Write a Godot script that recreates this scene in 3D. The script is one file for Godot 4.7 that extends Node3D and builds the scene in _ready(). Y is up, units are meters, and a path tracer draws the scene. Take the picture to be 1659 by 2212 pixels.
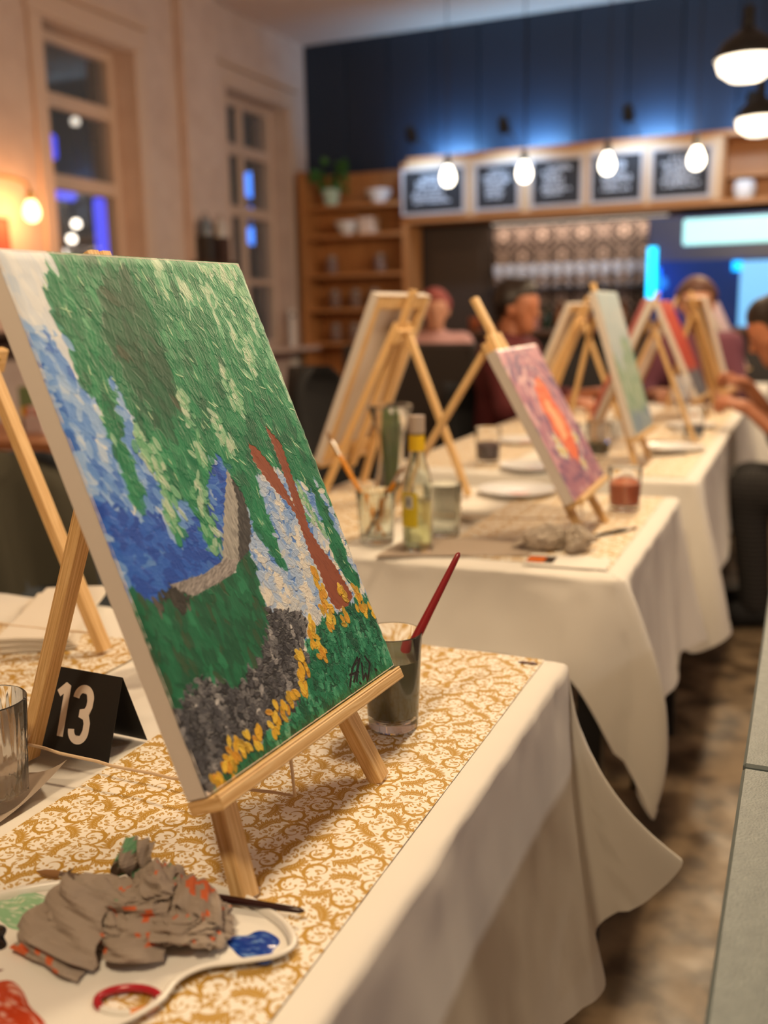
extends Node3D
# A paint-and-dine evening: easels on cloth-covered tables in a café. Units are metres, y is up, -z runs into the room.

const TOP := 0.75          # height of every table top
var rng := RandomNumberGenerator.new()
var taken := {}
var M := {}

# ------------------------------------------------------------------ mesh collector
class MB:
	var v := PackedVector3Array()
	var uv := PackedVector2Array()
	var c := PackedColorArray()
	var g := PackedInt32Array()
	var grp := 0
	var col := Color(1, 1, 1)
	func tri(a: Vector3, b: Vector3, d: Vector3, ua := Vector2(), ub := Vector2(), ud := Vector2()) -> void:
		v.append(a); v.append(b); v.append(d)
		uv.append(ua); uv.append(ub); uv.append(ud)
		c.append(col); c.append(col); c.append(col)
		g.append(grp)
	func quad(a: Vector3, b: Vector3, d: Vector3, e: Vector3, ua := Vector2(), ub := Vector2(), ud := Vector2(), ue := Vector2()) -> void:
		tri(a, b, d, ua, ub, ud)
		tri(a, d, e, ua, ud, ue)
	func orient(from: int) -> void:          # make the piece added since "from" face outwards (clockwise)
		var mid := Vector3.ZERO
		for i in range(from, v.size()): mid += v[i]
		mid /= maxf(1.0, v.size() - from)
		var vol := 0.0
		for i in range(from, v.size(), 3):
			vol += (v[i] - mid).dot((v[i + 1] - mid).cross(v[i + 2] - mid))
		if vol > 0.0:
			for i in range(from, v.size(), 3):
				var t := v[i + 1]; v[i + 1] = v[i + 2]; v[i + 2] = t
				var s := uv[i + 1]; uv[i + 1] = uv[i + 2]; uv[i + 2] = s
				var k := c[i + 1]; c[i + 1] = c[i + 2]; c[i + 2] = k
	func convex(from: int) -> void:
		var mid := Vector3.ZERO
		for i in range(from, v.size()): mid += v[i]
		mid /= maxf(1.0, v.size() - from)
		for i in range(from, v.size(), 3):
			if (v[i] - mid).dot((v[i + 1] - v[i]).cross(v[i + 2] - v[i])) > 0.0:
				var t := v[i + 1]; v[i + 1] = v[i + 2]; v[i + 2] = t
				var s := uv[i + 1]; uv[i + 1] = uv[i + 2]; uv[i + 2] = s
	func mesh() -> ArrayMesh:
		var st := SurfaceTool.new()
		st.begin(Mesh.PRIMITIVE_TRIANGLES)
		for i in v.size():
			st.set_smooth_group(g[i / 3])
			st.set_uv(uv[i])
			st.set_color(c[i])
			st.add_vertex(v[i])
		st.generate_normals()
		return st.commit()

const FLAT := -1

# rectangular bar from a to b, w wide along "side", t thick, edges chamfered
func bar(m: MB, a: Vector3, b: Vector3, w: float, t: float, side: Vector3, ch := 0.0012) -> void:
	var from := m.v.size()
	var d := (b - a).normalized()
	var s := (side - d * side.dot(d)).normalized()
	var n := d.cross(s)
	var x := w / 2.0; var y := t / 2.0
	var ring := [Vector2(x - ch, -y), Vector2(x, -y + ch), Vector2(x, y - ch), Vector2(x - ch, y), Vector2(-x + ch, y), Vector2(-x, y - ch), Vector2(-x, -y + ch), Vector2(-x + ch, -y)]
	var off := Vector2(rng.randf(), rng.randf())
	var len := a.distance_to(b)
	m.grp = FLAT
	var run := 0.0
	for i in 8:
		var p: Vector2 = ring[i]; var q: Vector2 = ring[(i + 1) % 8]
		var pa := s * p.x + n * p.y; var qa := s * q.x + n * q.y
		var u0 := off.x + run / 0.06; run += p.distance_to(q); var u1 := off.x + run / 0.06
		m.quad(a + pa, b + pa, b + qa, a + qa, Vector2(u0, off.y), Vector2(u0, off.y + len / 0.35), Vector2(u1, off.y + len / 0.35), Vector2(u1, off.y))
		m.tri(a, a + pa, a + qa, off, off + p * 12.0, off + q * 12.0)
		m.tri(b, b + qa, b + pa, off, off + q * 12.0, off + p * 12.0)
	m.convex(from)

# chamfered box
func box(m: MB, at: Vector3, size: Vector3, ch := 0.002, turn := Basis()) -> void:
	var from := m.v.size()
	var h := size / 2.0
	ch = minf(ch, minf(h.x, minf(h.y, h.z)) * 0.9)
	m.grp = FLAT
	var k := h - Vector3(ch, ch, ch)
	var off := Vector2(rng.randf(), rng.randf())
	for ax in 3:
		var b1 := (ax + 1) % 3; var b2 := (ax + 2) % 3
		for s in [-1.0, 1.0]:
			var q := []
			var uq := []
			for e in [[-1.0, -1.0], [1.0, -1.0], [1.0, 1.0], [-1.0, 1.0]]:
				var p := Vector3(); p[ax] = h[ax] * s; p[b1] = k[b1] * e[0]; p[b2] = k[b2] * e[1]
				q.append(at + turn * p)
				uq.append(off + Vector2(p[b1], p[b2]) * 2.5)
			if s < 0: q.reverse(); uq.reverse()
			m.quad(q[0], q[3], q[2], q[1], uq[0], uq[3], uq[2], uq[1])
	for ax in 3:
		var b1 := (ax + 1) % 3; var b2 := (ax + 2) % 3
		for s1 in [-1.0, 1.0]:
			for s2 in [-1.0, 1.0]:
				var p := Vector3(); p[b1] = h[b1] * s1; p[b2] = k[b2] * s2
				var r := Vector3(); r[b1] = k[b1] * s1; r[b2] = h[b2] * s2
				var e := Vector3(); e[ax] = k[ax]
				var qa := [at + turn * (p - e), at + turn * (p + e), at + turn * (r + e), at + turn * (r - e)]
				if s1 * s2 > 0: qa.reverse()
				m.quad(qa[0], qa[1], qa[2], qa[3])
	for sx in [-1.0, 1.0]:
		for sy in [-1.0, 1.0]:
			for sz in [-1.0, 1.0]:
				var a := at + turn * Vector3(h.x * sx, k.y * sy, k.z * sz)
				var b := at + turn * Vector3(k.x * sx, h.y * sy, k.z * sz)
				var d := at + turn * Vector3(k.x * sx, k.y * sy, h.z * sz)
				if sx * sy * sz > 0: m.tri(a, d, b)
				else: m.tri(a, b, d)
	m.convex(from)

# closed or open profile of (radius, height) turned round the y axis; ribs > 0 flutes the radius between r_lo and r_hi heights
func lathe(m: MB, prof: Array, segs := 32, xf := Transform3D(), ribs := 0, depth := 0.0, lo := 0.0, hi := 0.0, squash := 1.0) -> void:
	var from := m.v.size()
	var gid := m.grp if m.grp > 0 else 1
	gid += 7
	for i in prof.size() - 1:
		var p: Vector2 = prof[i]; var q: Vector2 = prof[i + 1]
		if i > 0:
			var o: Vector2 = prof[i - 1]
			if absf((p - o).angle_to(q - p)) > 0.7: gid += 1
		m.grp = gid
		for k in segs:
			var a0 := TAU * k / segs; var a1 := TAU * (k + 1) / segs
			var f0 := 1.0; var f1 := 1.0
			if ribs > 0:
				f0 = -depth * absf(sin(a0 * ribs / 2.0)); f1 = -depth * absf(sin(a1 * ribs / 2.0))
			var pts := []
			for e in [[p, a0, f0], [q, a0, f0], [q, a1, f1], [p, a1, f1]]:
				var r: float = e[0].x
				if ribs > 0 and e[0].y > lo and e[0].y < hi and r > 0.0: r += e[2]
				pts.append(xf * Vector3(cos(e[1]) * r, e[0].y, sin(e[1]) * r * squash))
			var u0 := float(k) / segs; var u1 := float(k + 1) / segs
			if p.x < 1e-6: m.tri(pts[0], pts[1], pts[2], Vector2(u0, p.y), Vector2(u0, q.y), Vector2(u1, q.y))
			elif q.x < 1e-6: m.tri(pts[0], pts[1], pts[3], Vector2(u0, p.y), Vector2(u0, q.y), Vector2(u1, p.y))
			else: m.quad(pts[0], pts[1], pts[2], pts[3], Vector2(u0, p.y), Vector2(u0, q.y), Vector2(u1, q.y), Vector2(u1, p.y))
	m.grp = gid + 1
	m.orient(from)

func tube(m: MB, pts: Array, rads: Array, segs := 10) -> void:
	var from := m.v.size()
	var up := Vector3(0.13, 0.97, 0.2)
	var rings := []
	for i in pts.size():
		var d: Vector3 = (pts[mini(i + 1, pts.size() - 1)] - pts[maxi(i - 1, 0)]).normalized()
		var s := d.cross(up)
		if s.length() < 0.1: s = d.cross(Vector3(1, 0, 0))
		s = s.normalized()
		up = s.cross(d).normalized()
		var r := []
		for k in segs: r.append(pts[i] + (s * cos(TAU * k / segs) + up * sin(TAU * k / segs)) * rads[i])
		rings.append(r)
	var gid := m.grp + 7 if m.grp > 0 else 8
	m.grp = gid
	for i in pts.size() - 1:
		for k in segs:
			var k1 := (k + 1) % segs
			m.quad(rings[i][k], rings[i + 1][k], rings[i + 1][k1], rings[i][k1], Vector2(float(k) / segs, i), Vector2(float(k) / segs, i + 1), Vector2(float(k + 1) / segs, i + 1), Vector2(float(k + 1) / segs, i))
	m.grp = gid + 1
	for k in segs:
		var k1 := (k + 1) % segs
		m.tri(pts[0], rings[0][k], rings[0][k1])
		m.tri(pts[-1], rings[-1][k1], rings[-1][k])
	m.orient(from)

# flat outline (in xz or any plane given by xf: local x, z of the plane, y thick) extruded from 0 to t
func prism(m: MB, poly: PackedVector2Array, t: float, xf := Transform3D(), uvs := 1.0) -> void:
	var from := m.v.size()
	var idx := Geometry2D.triangulate_polygon(poly)
	m.grp = FLAT
	for i in range(0, idx.size(), 3):
		var a := poly[idx[i]]; var b := poly[idx[i + 1]]; var d := poly[idx[i + 2]]
		m.tri(xf * Vector3(a.x, t, a.y), xf * Vector3(b.x, t, b.y), xf * Vector3(d.x, t, d.y), a * uvs, b * uvs, d * uvs)
		m.tri(xf * Vector3(a.x, 0, a.y), xf * Vector3(d.x, 0, d.y), xf * Vector3(b.x, 0, b.y), a * uvs, d * uvs, b * uvs)
	var turn := 0.0
	for i in poly.size(): turn += poly[i].cross(poly[(i + 1) % poly.size()])
	var first := (poly[idx[1]] - poly[idx[0]]).cross(poly[idx[2]] - poly[idx[0]]) if idx.size() else 1.0
	for i in poly.size():
		var a := poly[i]; var b := poly[(i + 1) % poly.size()]
		if turn * first < 0.0: a = poly[(i + 1) % poly.size()]; b = poly[i]
		m.quad(xf * Vector3(b.x, t, b.y), xf * Vector3(a.x, t, a.y), xf * Vector3(a.x, 0, a.y), xf * Vector3(b.x, 0, b.y), b * uvs, a * uvs, a * uvs, b * uvs)
	m.orient(from)

# a smooth sheet from rows of points
func sheet(rows: Array, uvf: Callable, closed := false, cols := []) -> ArrayMesh:
	var nv: int = rows.size()
	var nu: int = rows[0].size()
	var vs := PackedVector3Array(); var ns := PackedVector3Array(); var us := PackedVector2Array(); var ix := PackedInt32Array(); var cs := PackedColorArray()
	for j in nv:
		for i in nu:
			var p: Vector3 = rows[j][i]
			var i0 := i - 1; var i1 := i + 1
			if closed:
				i0 = nu - 2 if i == 0 else i0
				i1 = 1 if i == nu - 1 else i1
			var du: Vector3 = rows[j][mini(i1, nu - 1)] - rows[j][maxi(i0, 0)]
			var dv: Vector3 = rows[mini(j + 1, nv - 1)][i] - rows[maxi(j - 1, 0)][i]
			vs.append(p); ns.append(dv.cross(du).normalized()); us.append(uvf.call(i, j, p))
			cs.append(cols[j][i] if cols else Color(1, 1, 1))
	for j in nv - 1:
		for i in nu - 1:
			var a := j * nu + i
			ix.append_array([a, a + 1, a + nu + 1, a, a + nu + 1, a + nu])
	# face the same way as the normals
	var e := (vs[ix[2]] - vs[ix[0]]).cross(vs[ix[1]] - vs[ix[0]])
	var k := 0
	while e.length() < 1e-12 and k + 5 < ix.size():
		k += 3
		e = (vs[ix[k + 2]] - vs[ix[k]]).cross(vs[ix[k + 1]] - vs[ix[k]])
	if e.dot(ns[ix[k]]) < 0:
		for q in ns.size(): ns[q] = -ns[q]
	var arr := []; arr.resize(Mesh.ARRAY_MAX)
	arr[Mesh.ARRAY_VERTEX] = vs; arr[Mesh.ARRAY_NORMAL] = ns; arr[Mesh.ARRAY_TEX_UV] = us; arr[Mesh.ARRAY_INDEX] = ix; arr[Mesh.ARRAY_COLOR] = cs
	var am := ArrayMesh.new()
	am.add_surface_from_arrays(Mesh.PRIMITIVE_TRIANGLES, arr)
	return am

# ------------------------------------------------------------------ nodes
func numbered(base: String) -> String:
	var n: int = taken.get(base, -1) + 1
	taken[base] = n
	return base if n == 0 else "%s_%03d" % [base, n]

func put(called: String, mesh, material: Material, parent: Node = null) -> MeshInstance3D:
	var o := MeshInstance3D.new()
	o.mesh = mesh.mesh() if mesh is MB else mesh
	o.material_override = material
	if parent == null:
		o.name = numbered(called); add_child(o)
	else:
		o.name = called; parent.add_child(o, true)
	return o

func tag(o: Node, label: String, category: String, group := "") -> Node:
	o.set_meta("label", label); o.set_meta("category", category)
	if group: o.set_meta("group", group)
	return o

func thing(called: String, label: String, category: String, at := Vector3.ZERO, turn := 0.0, group := "") -> Node3D:
	var o := Node3D.new()
	o.name = numbered(called); add_child(o)
	o.position = at; o.rotation.y = turn
	tag(o, label, category, group)
	return o

func structure(called: String, mesh, material: Material, parent: Node = null) -> MeshInstance3D:
	var o := put(called, mesh, material, parent)
	if parent == null: o.set_meta("kind", "structure")
	return o

func copy(src: Node3D, at: Vector3, turn: float, label: String) -> Node3D:
	var base: String = src.name
	if base.length() > 4 and base[-4] == "_": base = base.substr(0, base.length() - 4)
	var r: Node3D = src.duplicate()
	r.name = numbered(base)
	add_child(r)
	r.position = at; r.rotation = Vector3(0, turn, 0)
	r.set_meta("label", label)
	return r

# ------------------------------------------------------------------ materials
func rgb(r: int, g: int, b: int) -> Color:
	return Color(r / 255.0, g / 255.0, b / 255.0)

func mat(color: Color, rough := 0.6, metal := 0.0) -> StandardMaterial3D:
	var m := StandardMaterial3D.new()
	m.albedo_color = color; m.roughness = rough; m.metallic = metal
	return m

func glass(tint := Color(1, 1, 1, 0.02), rough := 0.0) -> StandardMaterial3D:
	var m := mat(tint, rough)
	m.transparency = BaseMaterial3D.TRANSPARENCY_ALPHA
	m.refraction_enabled = true
	m.refraction_scale = 0.05
	return m

func glow(color: Color, energy: float) -> StandardMaterial3D:
	var m := mat(color, 0.5)
	m.emission_enabled = true; m.emission = color; m.emission_energy_multiplier = energy
	return m

func noise(freq: float, seed_: int, octaves := 4, kind := FastNoiseLite.TYPE_SIMPLEX_SMOOTH) -> FastNoiseLite:
	var n := FastNoiseLite.new()
	n.noise_type = kind; n.frequency = freq; n.seed = seed_
	n.fractal_octaves = octaves
	n.fractal_type = FastNoiseLite.FRACTAL_FBM if octaves > 1 else FastNoiseLite.FRACTAL_NONE
	return n

func noise_tex(freq: float, seed_: int, ramp: Array, size := 512, octaves := 4) -> NoiseTexture2D:
	var t := NoiseTexture2D.new()
	t.width = size; t.height = size; t.seamless = true
	t.noise = noise(freq, seed_, octaves)
	var gr := Gradient.new()
	gr.offsets = PackedFloat32Array(); gr.colors = PackedColorArray()
	var offs := PackedFloat32Array(); var cs := PackedColorArray()
	for r in ramp: offs.append(r[0]); cs.append(r[1])
	gr.offsets = offs; gr.colors = cs
	t.color_ramp = gr
	return t

func bump_tex(freq: float, seed_: int, size := 512, octaves := 4) -> NoiseTexture2D:
	var t := NoiseTexture2D.new()
	t.width = size; t.height = size; t.seamless = true
	t.noise = noise(freq, seed_, octaves)
	return t

func relief(m: StandardMaterial3D, tex: Texture2D, cm: float) -> StandardMaterial3D:
	m.heightmap_enabled = true; m.heightmap_texture = tex; m.heightmap_scale = cm
	return m

func world_map(m: StandardMaterial3D, per_metre: float, own := false) -> StandardMaterial3D:
	m.uv1_triplanar = true
	m.uv1_world_triplanar = not own
	m.uv1_scale = Vector3.ONE * per_metre
	return m

func box_map(m: StandardMaterial3D, per_metre: float) -> StandardMaterial3D:      # boxes carry 2.5 texture units per metre
	m.uv1_scale = Vector3(per_metre / 2.5, per_metre / 2.5, 1.0)
	return m

func wood_tex(lo: Color, mid: Color, hi: Color, seed_: int) -> ImageTexture:      # grain runs along v
	var w := 128; var h := 512
	var im := Image.create(w, h, false, Image.FORMAT_RGB8)
	var n1 := noise(1.0, seed_, 3); var n2 := noise(1.0, seed_ + 9, 2)
	for y in h:
		for x in w:
			var a := TAU * x / w; var b := TAU * y / h
			var wob := n2.get_noise_3d(cos(a) * 0.7, sin(a) * 0.7, cos(b) * 0.8) * 0.8
			var g := n1.get_noise_3d(cos(a) * 4.5 + wob, sin(a) * 4.5 + sin(b) * 0.12, cos(b) * 0.16)
			var f := n1.get_noise_3d(cos(a) * 22.0, sin(a) * 22.0 + 5.0, cos(b) * 0.9 + sin(b) * 0.9)
			var t := clampf(0.5 + g * 0.75 + f * 0.28, 0.0, 1.0)
			im.set_pixel(x, y, lo.lerp(mid, t * 2.0) if t < 0.5 else mid.lerp(hi, t * 2.0 - 1.0))
	return ImageTexture.create_from_image(im)

func woody(lo: Color, mid: Color, hi: Color, seed_: int, rough := 0.55) -> StandardMaterial3D:
	var m := mat(Color(1, 1, 1), rough)
	m.albedo_texture = wood_tex(lo, mid, hi, seed_)
	return m
const CAM_X := Vector3(0.917727, -0.019225, -0.396747)
const CAM_Y := Vector3(-0.061596, 0.979858, -0.18996)
const CAM_Z := Vector3(0.392408, 0.198769, 0.898057)
const PICTURE := {
	"foliage": [0.210, -0.003, 0.159, 0.021, 0.111, 0.056, 0.097, 0.089, 0.101, 0.116, 0.108, 0.147, 0.121, 0.179, 0.105, 0.231, 0.108, 0.262, 0.133, 0.284, 0.131, 0.317, 0.119, 0.342, 0.130, 0.377, 0.134, 0.422, 0.122, 0.448, 0.126, 0.481, 0.137, 0.508, 0.171, 0.483, 0.171, 0.442, 0.178, 0.400, 0.186, 0.368, 0.200, 0.326, 0.204, 0.292, 0.215, 0.247, 0.229, 0.265, 0.233, 0.288, 0.241, 0.330, 0.239, 0.363, 0.229, 0.406, 0.234, 0.430, 0.232, 0.457, 0.225, 0.497, 0.223, 0.547, 0.230, 0.575, 0.272, 0.552, 0.273, 0.500, 0.310, 0.491, 0.331, 0.530, 0.334, 0.565, 0.340, 0.603, 0.361, 0.628, 0.380, 0.617, 0.392, 0.562, 0.390, 0.519, 0.419, 0.480, 0.486, 0.433, 0.534, 0.428, 0.553, 0.450, 0.541, 0.468, 0.550, 0.520, 0.559, 0.562, 0.560, 0.603, 0.588, 0.644, 0.594, 0.690, 0.638, 0.685, 0.639, 0.631, 0.640, 0.561, 0.651, 0.497, 0.703, 0.460, 0.854, 0.520, 0.910, 0.554, 0.913, 0.602, 0.895, 0.640, 0.891, 0.688, 0.910, 0.750, 0.927, 0.787, 0.951, 0.809, 0.997, 0.766, 0.965, 0.743, 0.958, 0.681, 0.963, 0.618, 0.949, 0.563, 0.938, 0.516, 0.970, 0.545, 0.987, 0.616, 0.999, 0.721, 1.011, 0.826, 1.296, 0.881, 1.053, -0.045],
	"dark": [0.368, 0.036, 0.443, 0.038, 0.453, 0.081, 0.478, 0.128, 0.453, 0.178, 0.463, 0.259, 0.452, 0.299, 0.396, 0.329, 0.360, 0.389, 0.296, 0.363, 0.313, 0.311, 0.279, 0.265, 0.259, 0.203, 0.251, 0.161, 0.320, 0.073],
	"sky": [-0.049, -0.036, 0.277, -0.053, 0.162, 0.021, 0.111, 0.056, 0.095, 0.125, 0.112, 0.187, 0.104, 0.240, 0.088, 0.222, 0.074, 0.151, 0.018, 0.124, 0.002, 0.098],
	"deep": [-0.004, 0.454, 0.070, 0.472, 0.129, 0.507, 0.199, 0.507, 0.220, 0.574, 0.329, 0.535, 0.352, 0.628, 0.385, 0.610, 0.447, 0.551, 0.544, 0.454, 0.520, 0.431, 0.465, 0.445, 0.408, 0.488, 0.309, 0.607, 0.396, 0.626, 0.279, 0.643, 0.146, 0.640, 0.122, 0.663, 0.060, 0.664, 0.016, 0.634, 0.008, 0.557],
	"towerlight": [0.536, 0.461, 0.539, 0.479, 0.526, 0.532, 0.432, 0.644, 0.370, 0.632, 0.436, 0.560],
	"towerdark": [0.538, 0.477, 0.564, 0.522, 0.545, 0.585, 0.492, 0.632, 0.432, 0.644, 0.526, 0.532],
	"roof": [0.143, 0.639, 0.279, 0.643, 0.382, 0.630, 0.435, 0.641, 0.397, 0.662, 0.318, 0.668, 0.215, 0.674, 0.190, 0.665],
	"shadowwall": [0.143, 0.639, 0.192, 0.665, 0.170, 0.717, 0.143, 0.698, 0.061, 0.696, 0.059, 0.661],
	"bush": [0.020, 0.625, 0.048, 0.657, 0.057, 0.695, 0.095, 0.668, 0.128, 0.671, 0.135, 0.692, 0.159, 0.713, 0.205, 0.672, 0.226, 0.672, 0.223, 0.710, 0.277, 0.693, 0.329, 0.680, 0.403, 0.663, 0.462, 0.620, 0.491, 0.617, 0.494, 0.652, 0.474, 0.742, 0.454, 0.777, 0.407, 0.810, 0.344, 0.819, 0.267, 0.851, 0.220, 0.846, 0.219, 0.808, 0.126, 0.805, 0.041, 0.821, -0.002, 0.830, -0.056, 0.751, -0.031, 0.675],
	"path": [0.468, 0.749, 0.635, 0.786, 0.631, 0.824, 0.556, 0.859, 0.531, 0.892, 0.478, 0.909, 0.355, 0.939, 0.219, 0.947, 0.112, 0.955, 0.036, 0.983, -0.027, 1.011, -0.072, 0.836, 0.010, 0.829, 0.127, 0.804, 0.226, 0.846, 0.377, 0.819, 0.454, 0.777],
	"grass": [0.570, 0.852, 0.696, 0.817, 0.829, 0.823, 1.016, 0.821, 1.133, 1.014, 0.972, 1.033, -0.046, 1.013, 0.068, 0.984, 0.239, 0.971, 0.429, 0.959, 0.521, 0.920, 0.581, 0.884],
	"trunk": [0.680, 0.416, 0.716, 0.435, 0.744, 0.470, 0.765, 0.510, 0.778, 0.549, 0.788, 0.578, 0.823, 0.593, 0.817, 0.636, 0.837, 0.677, 0.869, 0.716, 0.892, 0.764, 0.911, 0.809, 0.864, 0.824, 0.804, 0.820, 0.787, 0.804, 0.784, 0.771, 0.785, 0.728, 0.771, 0.683, 0.777, 0.641, 0.776, 0.592, 0.759, 0.563, 0.718, 0.526, 0.685, 0.480, 0.673, 0.455],
	"limb": [0.798, 0.389, 0.823, 0.412, 0.843, 0.436, 0.836, 0.496, 0.830, 0.550, 0.826, 0.596, 0.797, 0.606, 0.788, 0.578, 0.796, 0.524, 0.798, 0.481, 0.799, 0.438],
}
const BLOOMS := [0.765, 0.736, 0.760, 0.767, 0.750, 0.807, 0.746, 0.838, 0.853, 0.795, 0.825, 0.844, 0.946, 0.813, 0.941, 0.846, 0.995, 0.857, 0.639, 0.826, 0.636, 0.861, 0.649, 0.890, 0.536, 0.869, 0.529, 0.902, 0.500, 0.924, 0.436, 0.927, 0.372, 0.939, 0.317, 0.956, 0.249, 0.960, 0.187, 0.960, 0.128, 0.960, 0.098, 0.977, 0.048, 0.986]
const SIGNED := [[0.714, 0.979, 0.759, 0.950, 0.807, 0.935, 0.803, 0.947, 0.759, 0.977], [0.736, 0.958, 0.786, 0.963], [0.817, 0.940, 0.743, 0.975], [0.820, 0.951, 0.795, 0.982, 0.820, 0.975, 0.815, 0.991, 0.861, 0.961, 0.851, 0.942], [0.878, 0.979, 0.884, 0.982], [0.771, 0.985, 0.774, 0.987]]
const STREAKS := [[0.459, 0.287, 0.457, 0.341, 0.445, 0.443], [0.280, 0.379, 0.264, 0.452, 0.243, 0.564], [0.395, 0.467, 0.379, 0.523, 0.367, 0.616], [0.851, 0.041, 0.948, 0.074, 0.951, 0.143], [0.860, 0.131, 0.854, 0.209, 0.831, 0.286], [0.699, 0.247, 0.700, 0.301, 0.701, 0.354], [0.774, 0.020, 0.861, 0.030, 0.945, 0.034], [0.561, 0.344, 0.576, 0.391, 0.585, 0.433], [0.835, 0.540, 0.855, 0.576, 0.870, 0.644], [0.242, 0.357, 0.230, 0.402, 0.240, 0.431]]

# ------------------------------------------------------------------ computed pictures: prints and paint
func poly_of(flat: Array, sx: float, sy: float) -> PackedVector2Array:
	var p := PackedVector2Array()
	for i in range(0, flat.size(), 2): p.append(Vector2(flat[i] * sx, flat[i + 1] * sy))
	return p

func fill_label(lab: PackedByteArray, w: int, h: int, poly: PackedVector2Array, id: int, only := -1) -> void:
	for y in h:
		var xs := []
		var fy := y + 0.5
		for i in poly.size():
			var a := poly[i]; var b := poly[(i + 1) % poly.size()]
			if (a.y <= fy) != (b.y <= fy): xs.append(a.x + (fy - a.y) / (b.y - a.y) * (b.x - a.x))
		xs.sort()
		for k in range(0, xs.size() - 1, 2):
			for x in range(maxi(0, int(ceil(xs[k] - 0.5))), mini(w, int(ceil(xs[k + 1] - 0.5)))):
				if only < 0 or lab[y * w + x] == only: lab[y * w + x] = id

class Paint:
	var w: int
	var h: int
	var col := PackedByteArray()
	var hgt := PackedFloat32Array()
	var streak := PackedFloat32Array()
	func _init(w_: int, h_: int) -> void:
		w = w_; h = h_
		col.resize(w * h * 3); hgt.resize(w * h)
		var r := RandomNumberGenerator.new(); r.seed = 5
		for i in 97: streak.append(r.randf())
	func dab(cx: float, cy: float, ang: float, L: float, W: float, c: Color, c2: Color, lift: float, k: int, solid := 0.92) -> void:
		var ca := cos(ang); var sa := sin(ang)
		var ex := absf(L * ca) + absf(W * sa); var ey := absf(L * sa) + absf(W * ca)
		var r1 := c.r * 255.0; var g1 := c.g * 255.0; var b1 := c.b * 255.0
		var r2 := c2.r * 255.0; var g2 := c2.g * 255.0; var b2 := c2.b * 255.0
		for y in range(maxi(0, int(cy - ey)), mini(h, int(cy + ey) + 1)):
			for x in range(maxi(0, int(cx - ex)), mini(w, int(cx + ex) + 1)):
				var dx := x - cx; var dy := y - cy
				var a := (dx * ca + dy * sa) / L
				var b := (dy * ca - dx * sa) / W
				var s := streak[(int((b + 1.0) * 5.0) + k) % 97]
				var q := a * a * (0.8 + s * 0.5) + b * b
				if q < 1.0:
					var f := minf(1.0, (1.0 - q) * 6.0) * solid
					var mixed := clampf(s * 0.75 + a * 0.25, 0.0, 1.0)
					var i := y * w + x
					var j := i * 3
					col[j] = int(col[j] * (1.0 - f) + (r1 + (r2 - r1) * mixed) * f)
					col[j + 1] = int(col[j + 1] * (1.0 - f) + (g1 + (g2 - g1) * mixed) * f)
					col[j + 2] = int(col[j + 2] * (1.0 - f) + (b1 + (b2 - b1) * mixed) * f)
					var e := lift * (0.35 + 0.35 * s + 0.3 * q + 0.25 * a)
					hgt[i] = hgt[i] * (1.0 - f) + (hgt[i] * 0.45 + e) * f
	func lay(poly: PackedVector2Array, c: Color) -> void:
		for y in h:
			var xs := []
			for i in poly.size():
				var p := poly[i]; var q := poly[(i + 1) % poly.size()]
				if (p.y <= y) != (q.y <= y): xs.append(p.x + (y - p.y) / (q.y - p.y) * (q.x - p.x) + 3.0 * sin(y * 0.31 + i))
			xs.sort()
			for k in range(0, xs.size() - 1, 2):
				for x in range(maxi(0, int(xs[k])), mini(w, int(xs[k + 1]) + 1)):
					var j := (y * w + x) * 3
					col[j] = int(c.r * 255); col[j + 1] = int(c.g * 255); col[j + 2] = int(c.b * 255)
					hgt[y * w + x] = hgt[y * w + x] * 0.25 + 0.2
	func texture() -> ImageTexture:
		return ImageTexture.create_from_image(Image.create_from_data(w, h, false, Image.FORMAT_RGB8, col))
	func height() -> ImageTexture:
		return ImageTexture.create_from_image(Image.create_from_data(w, h, false, Image.FORMAT_RF, hgt.to_byte_array()))

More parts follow.
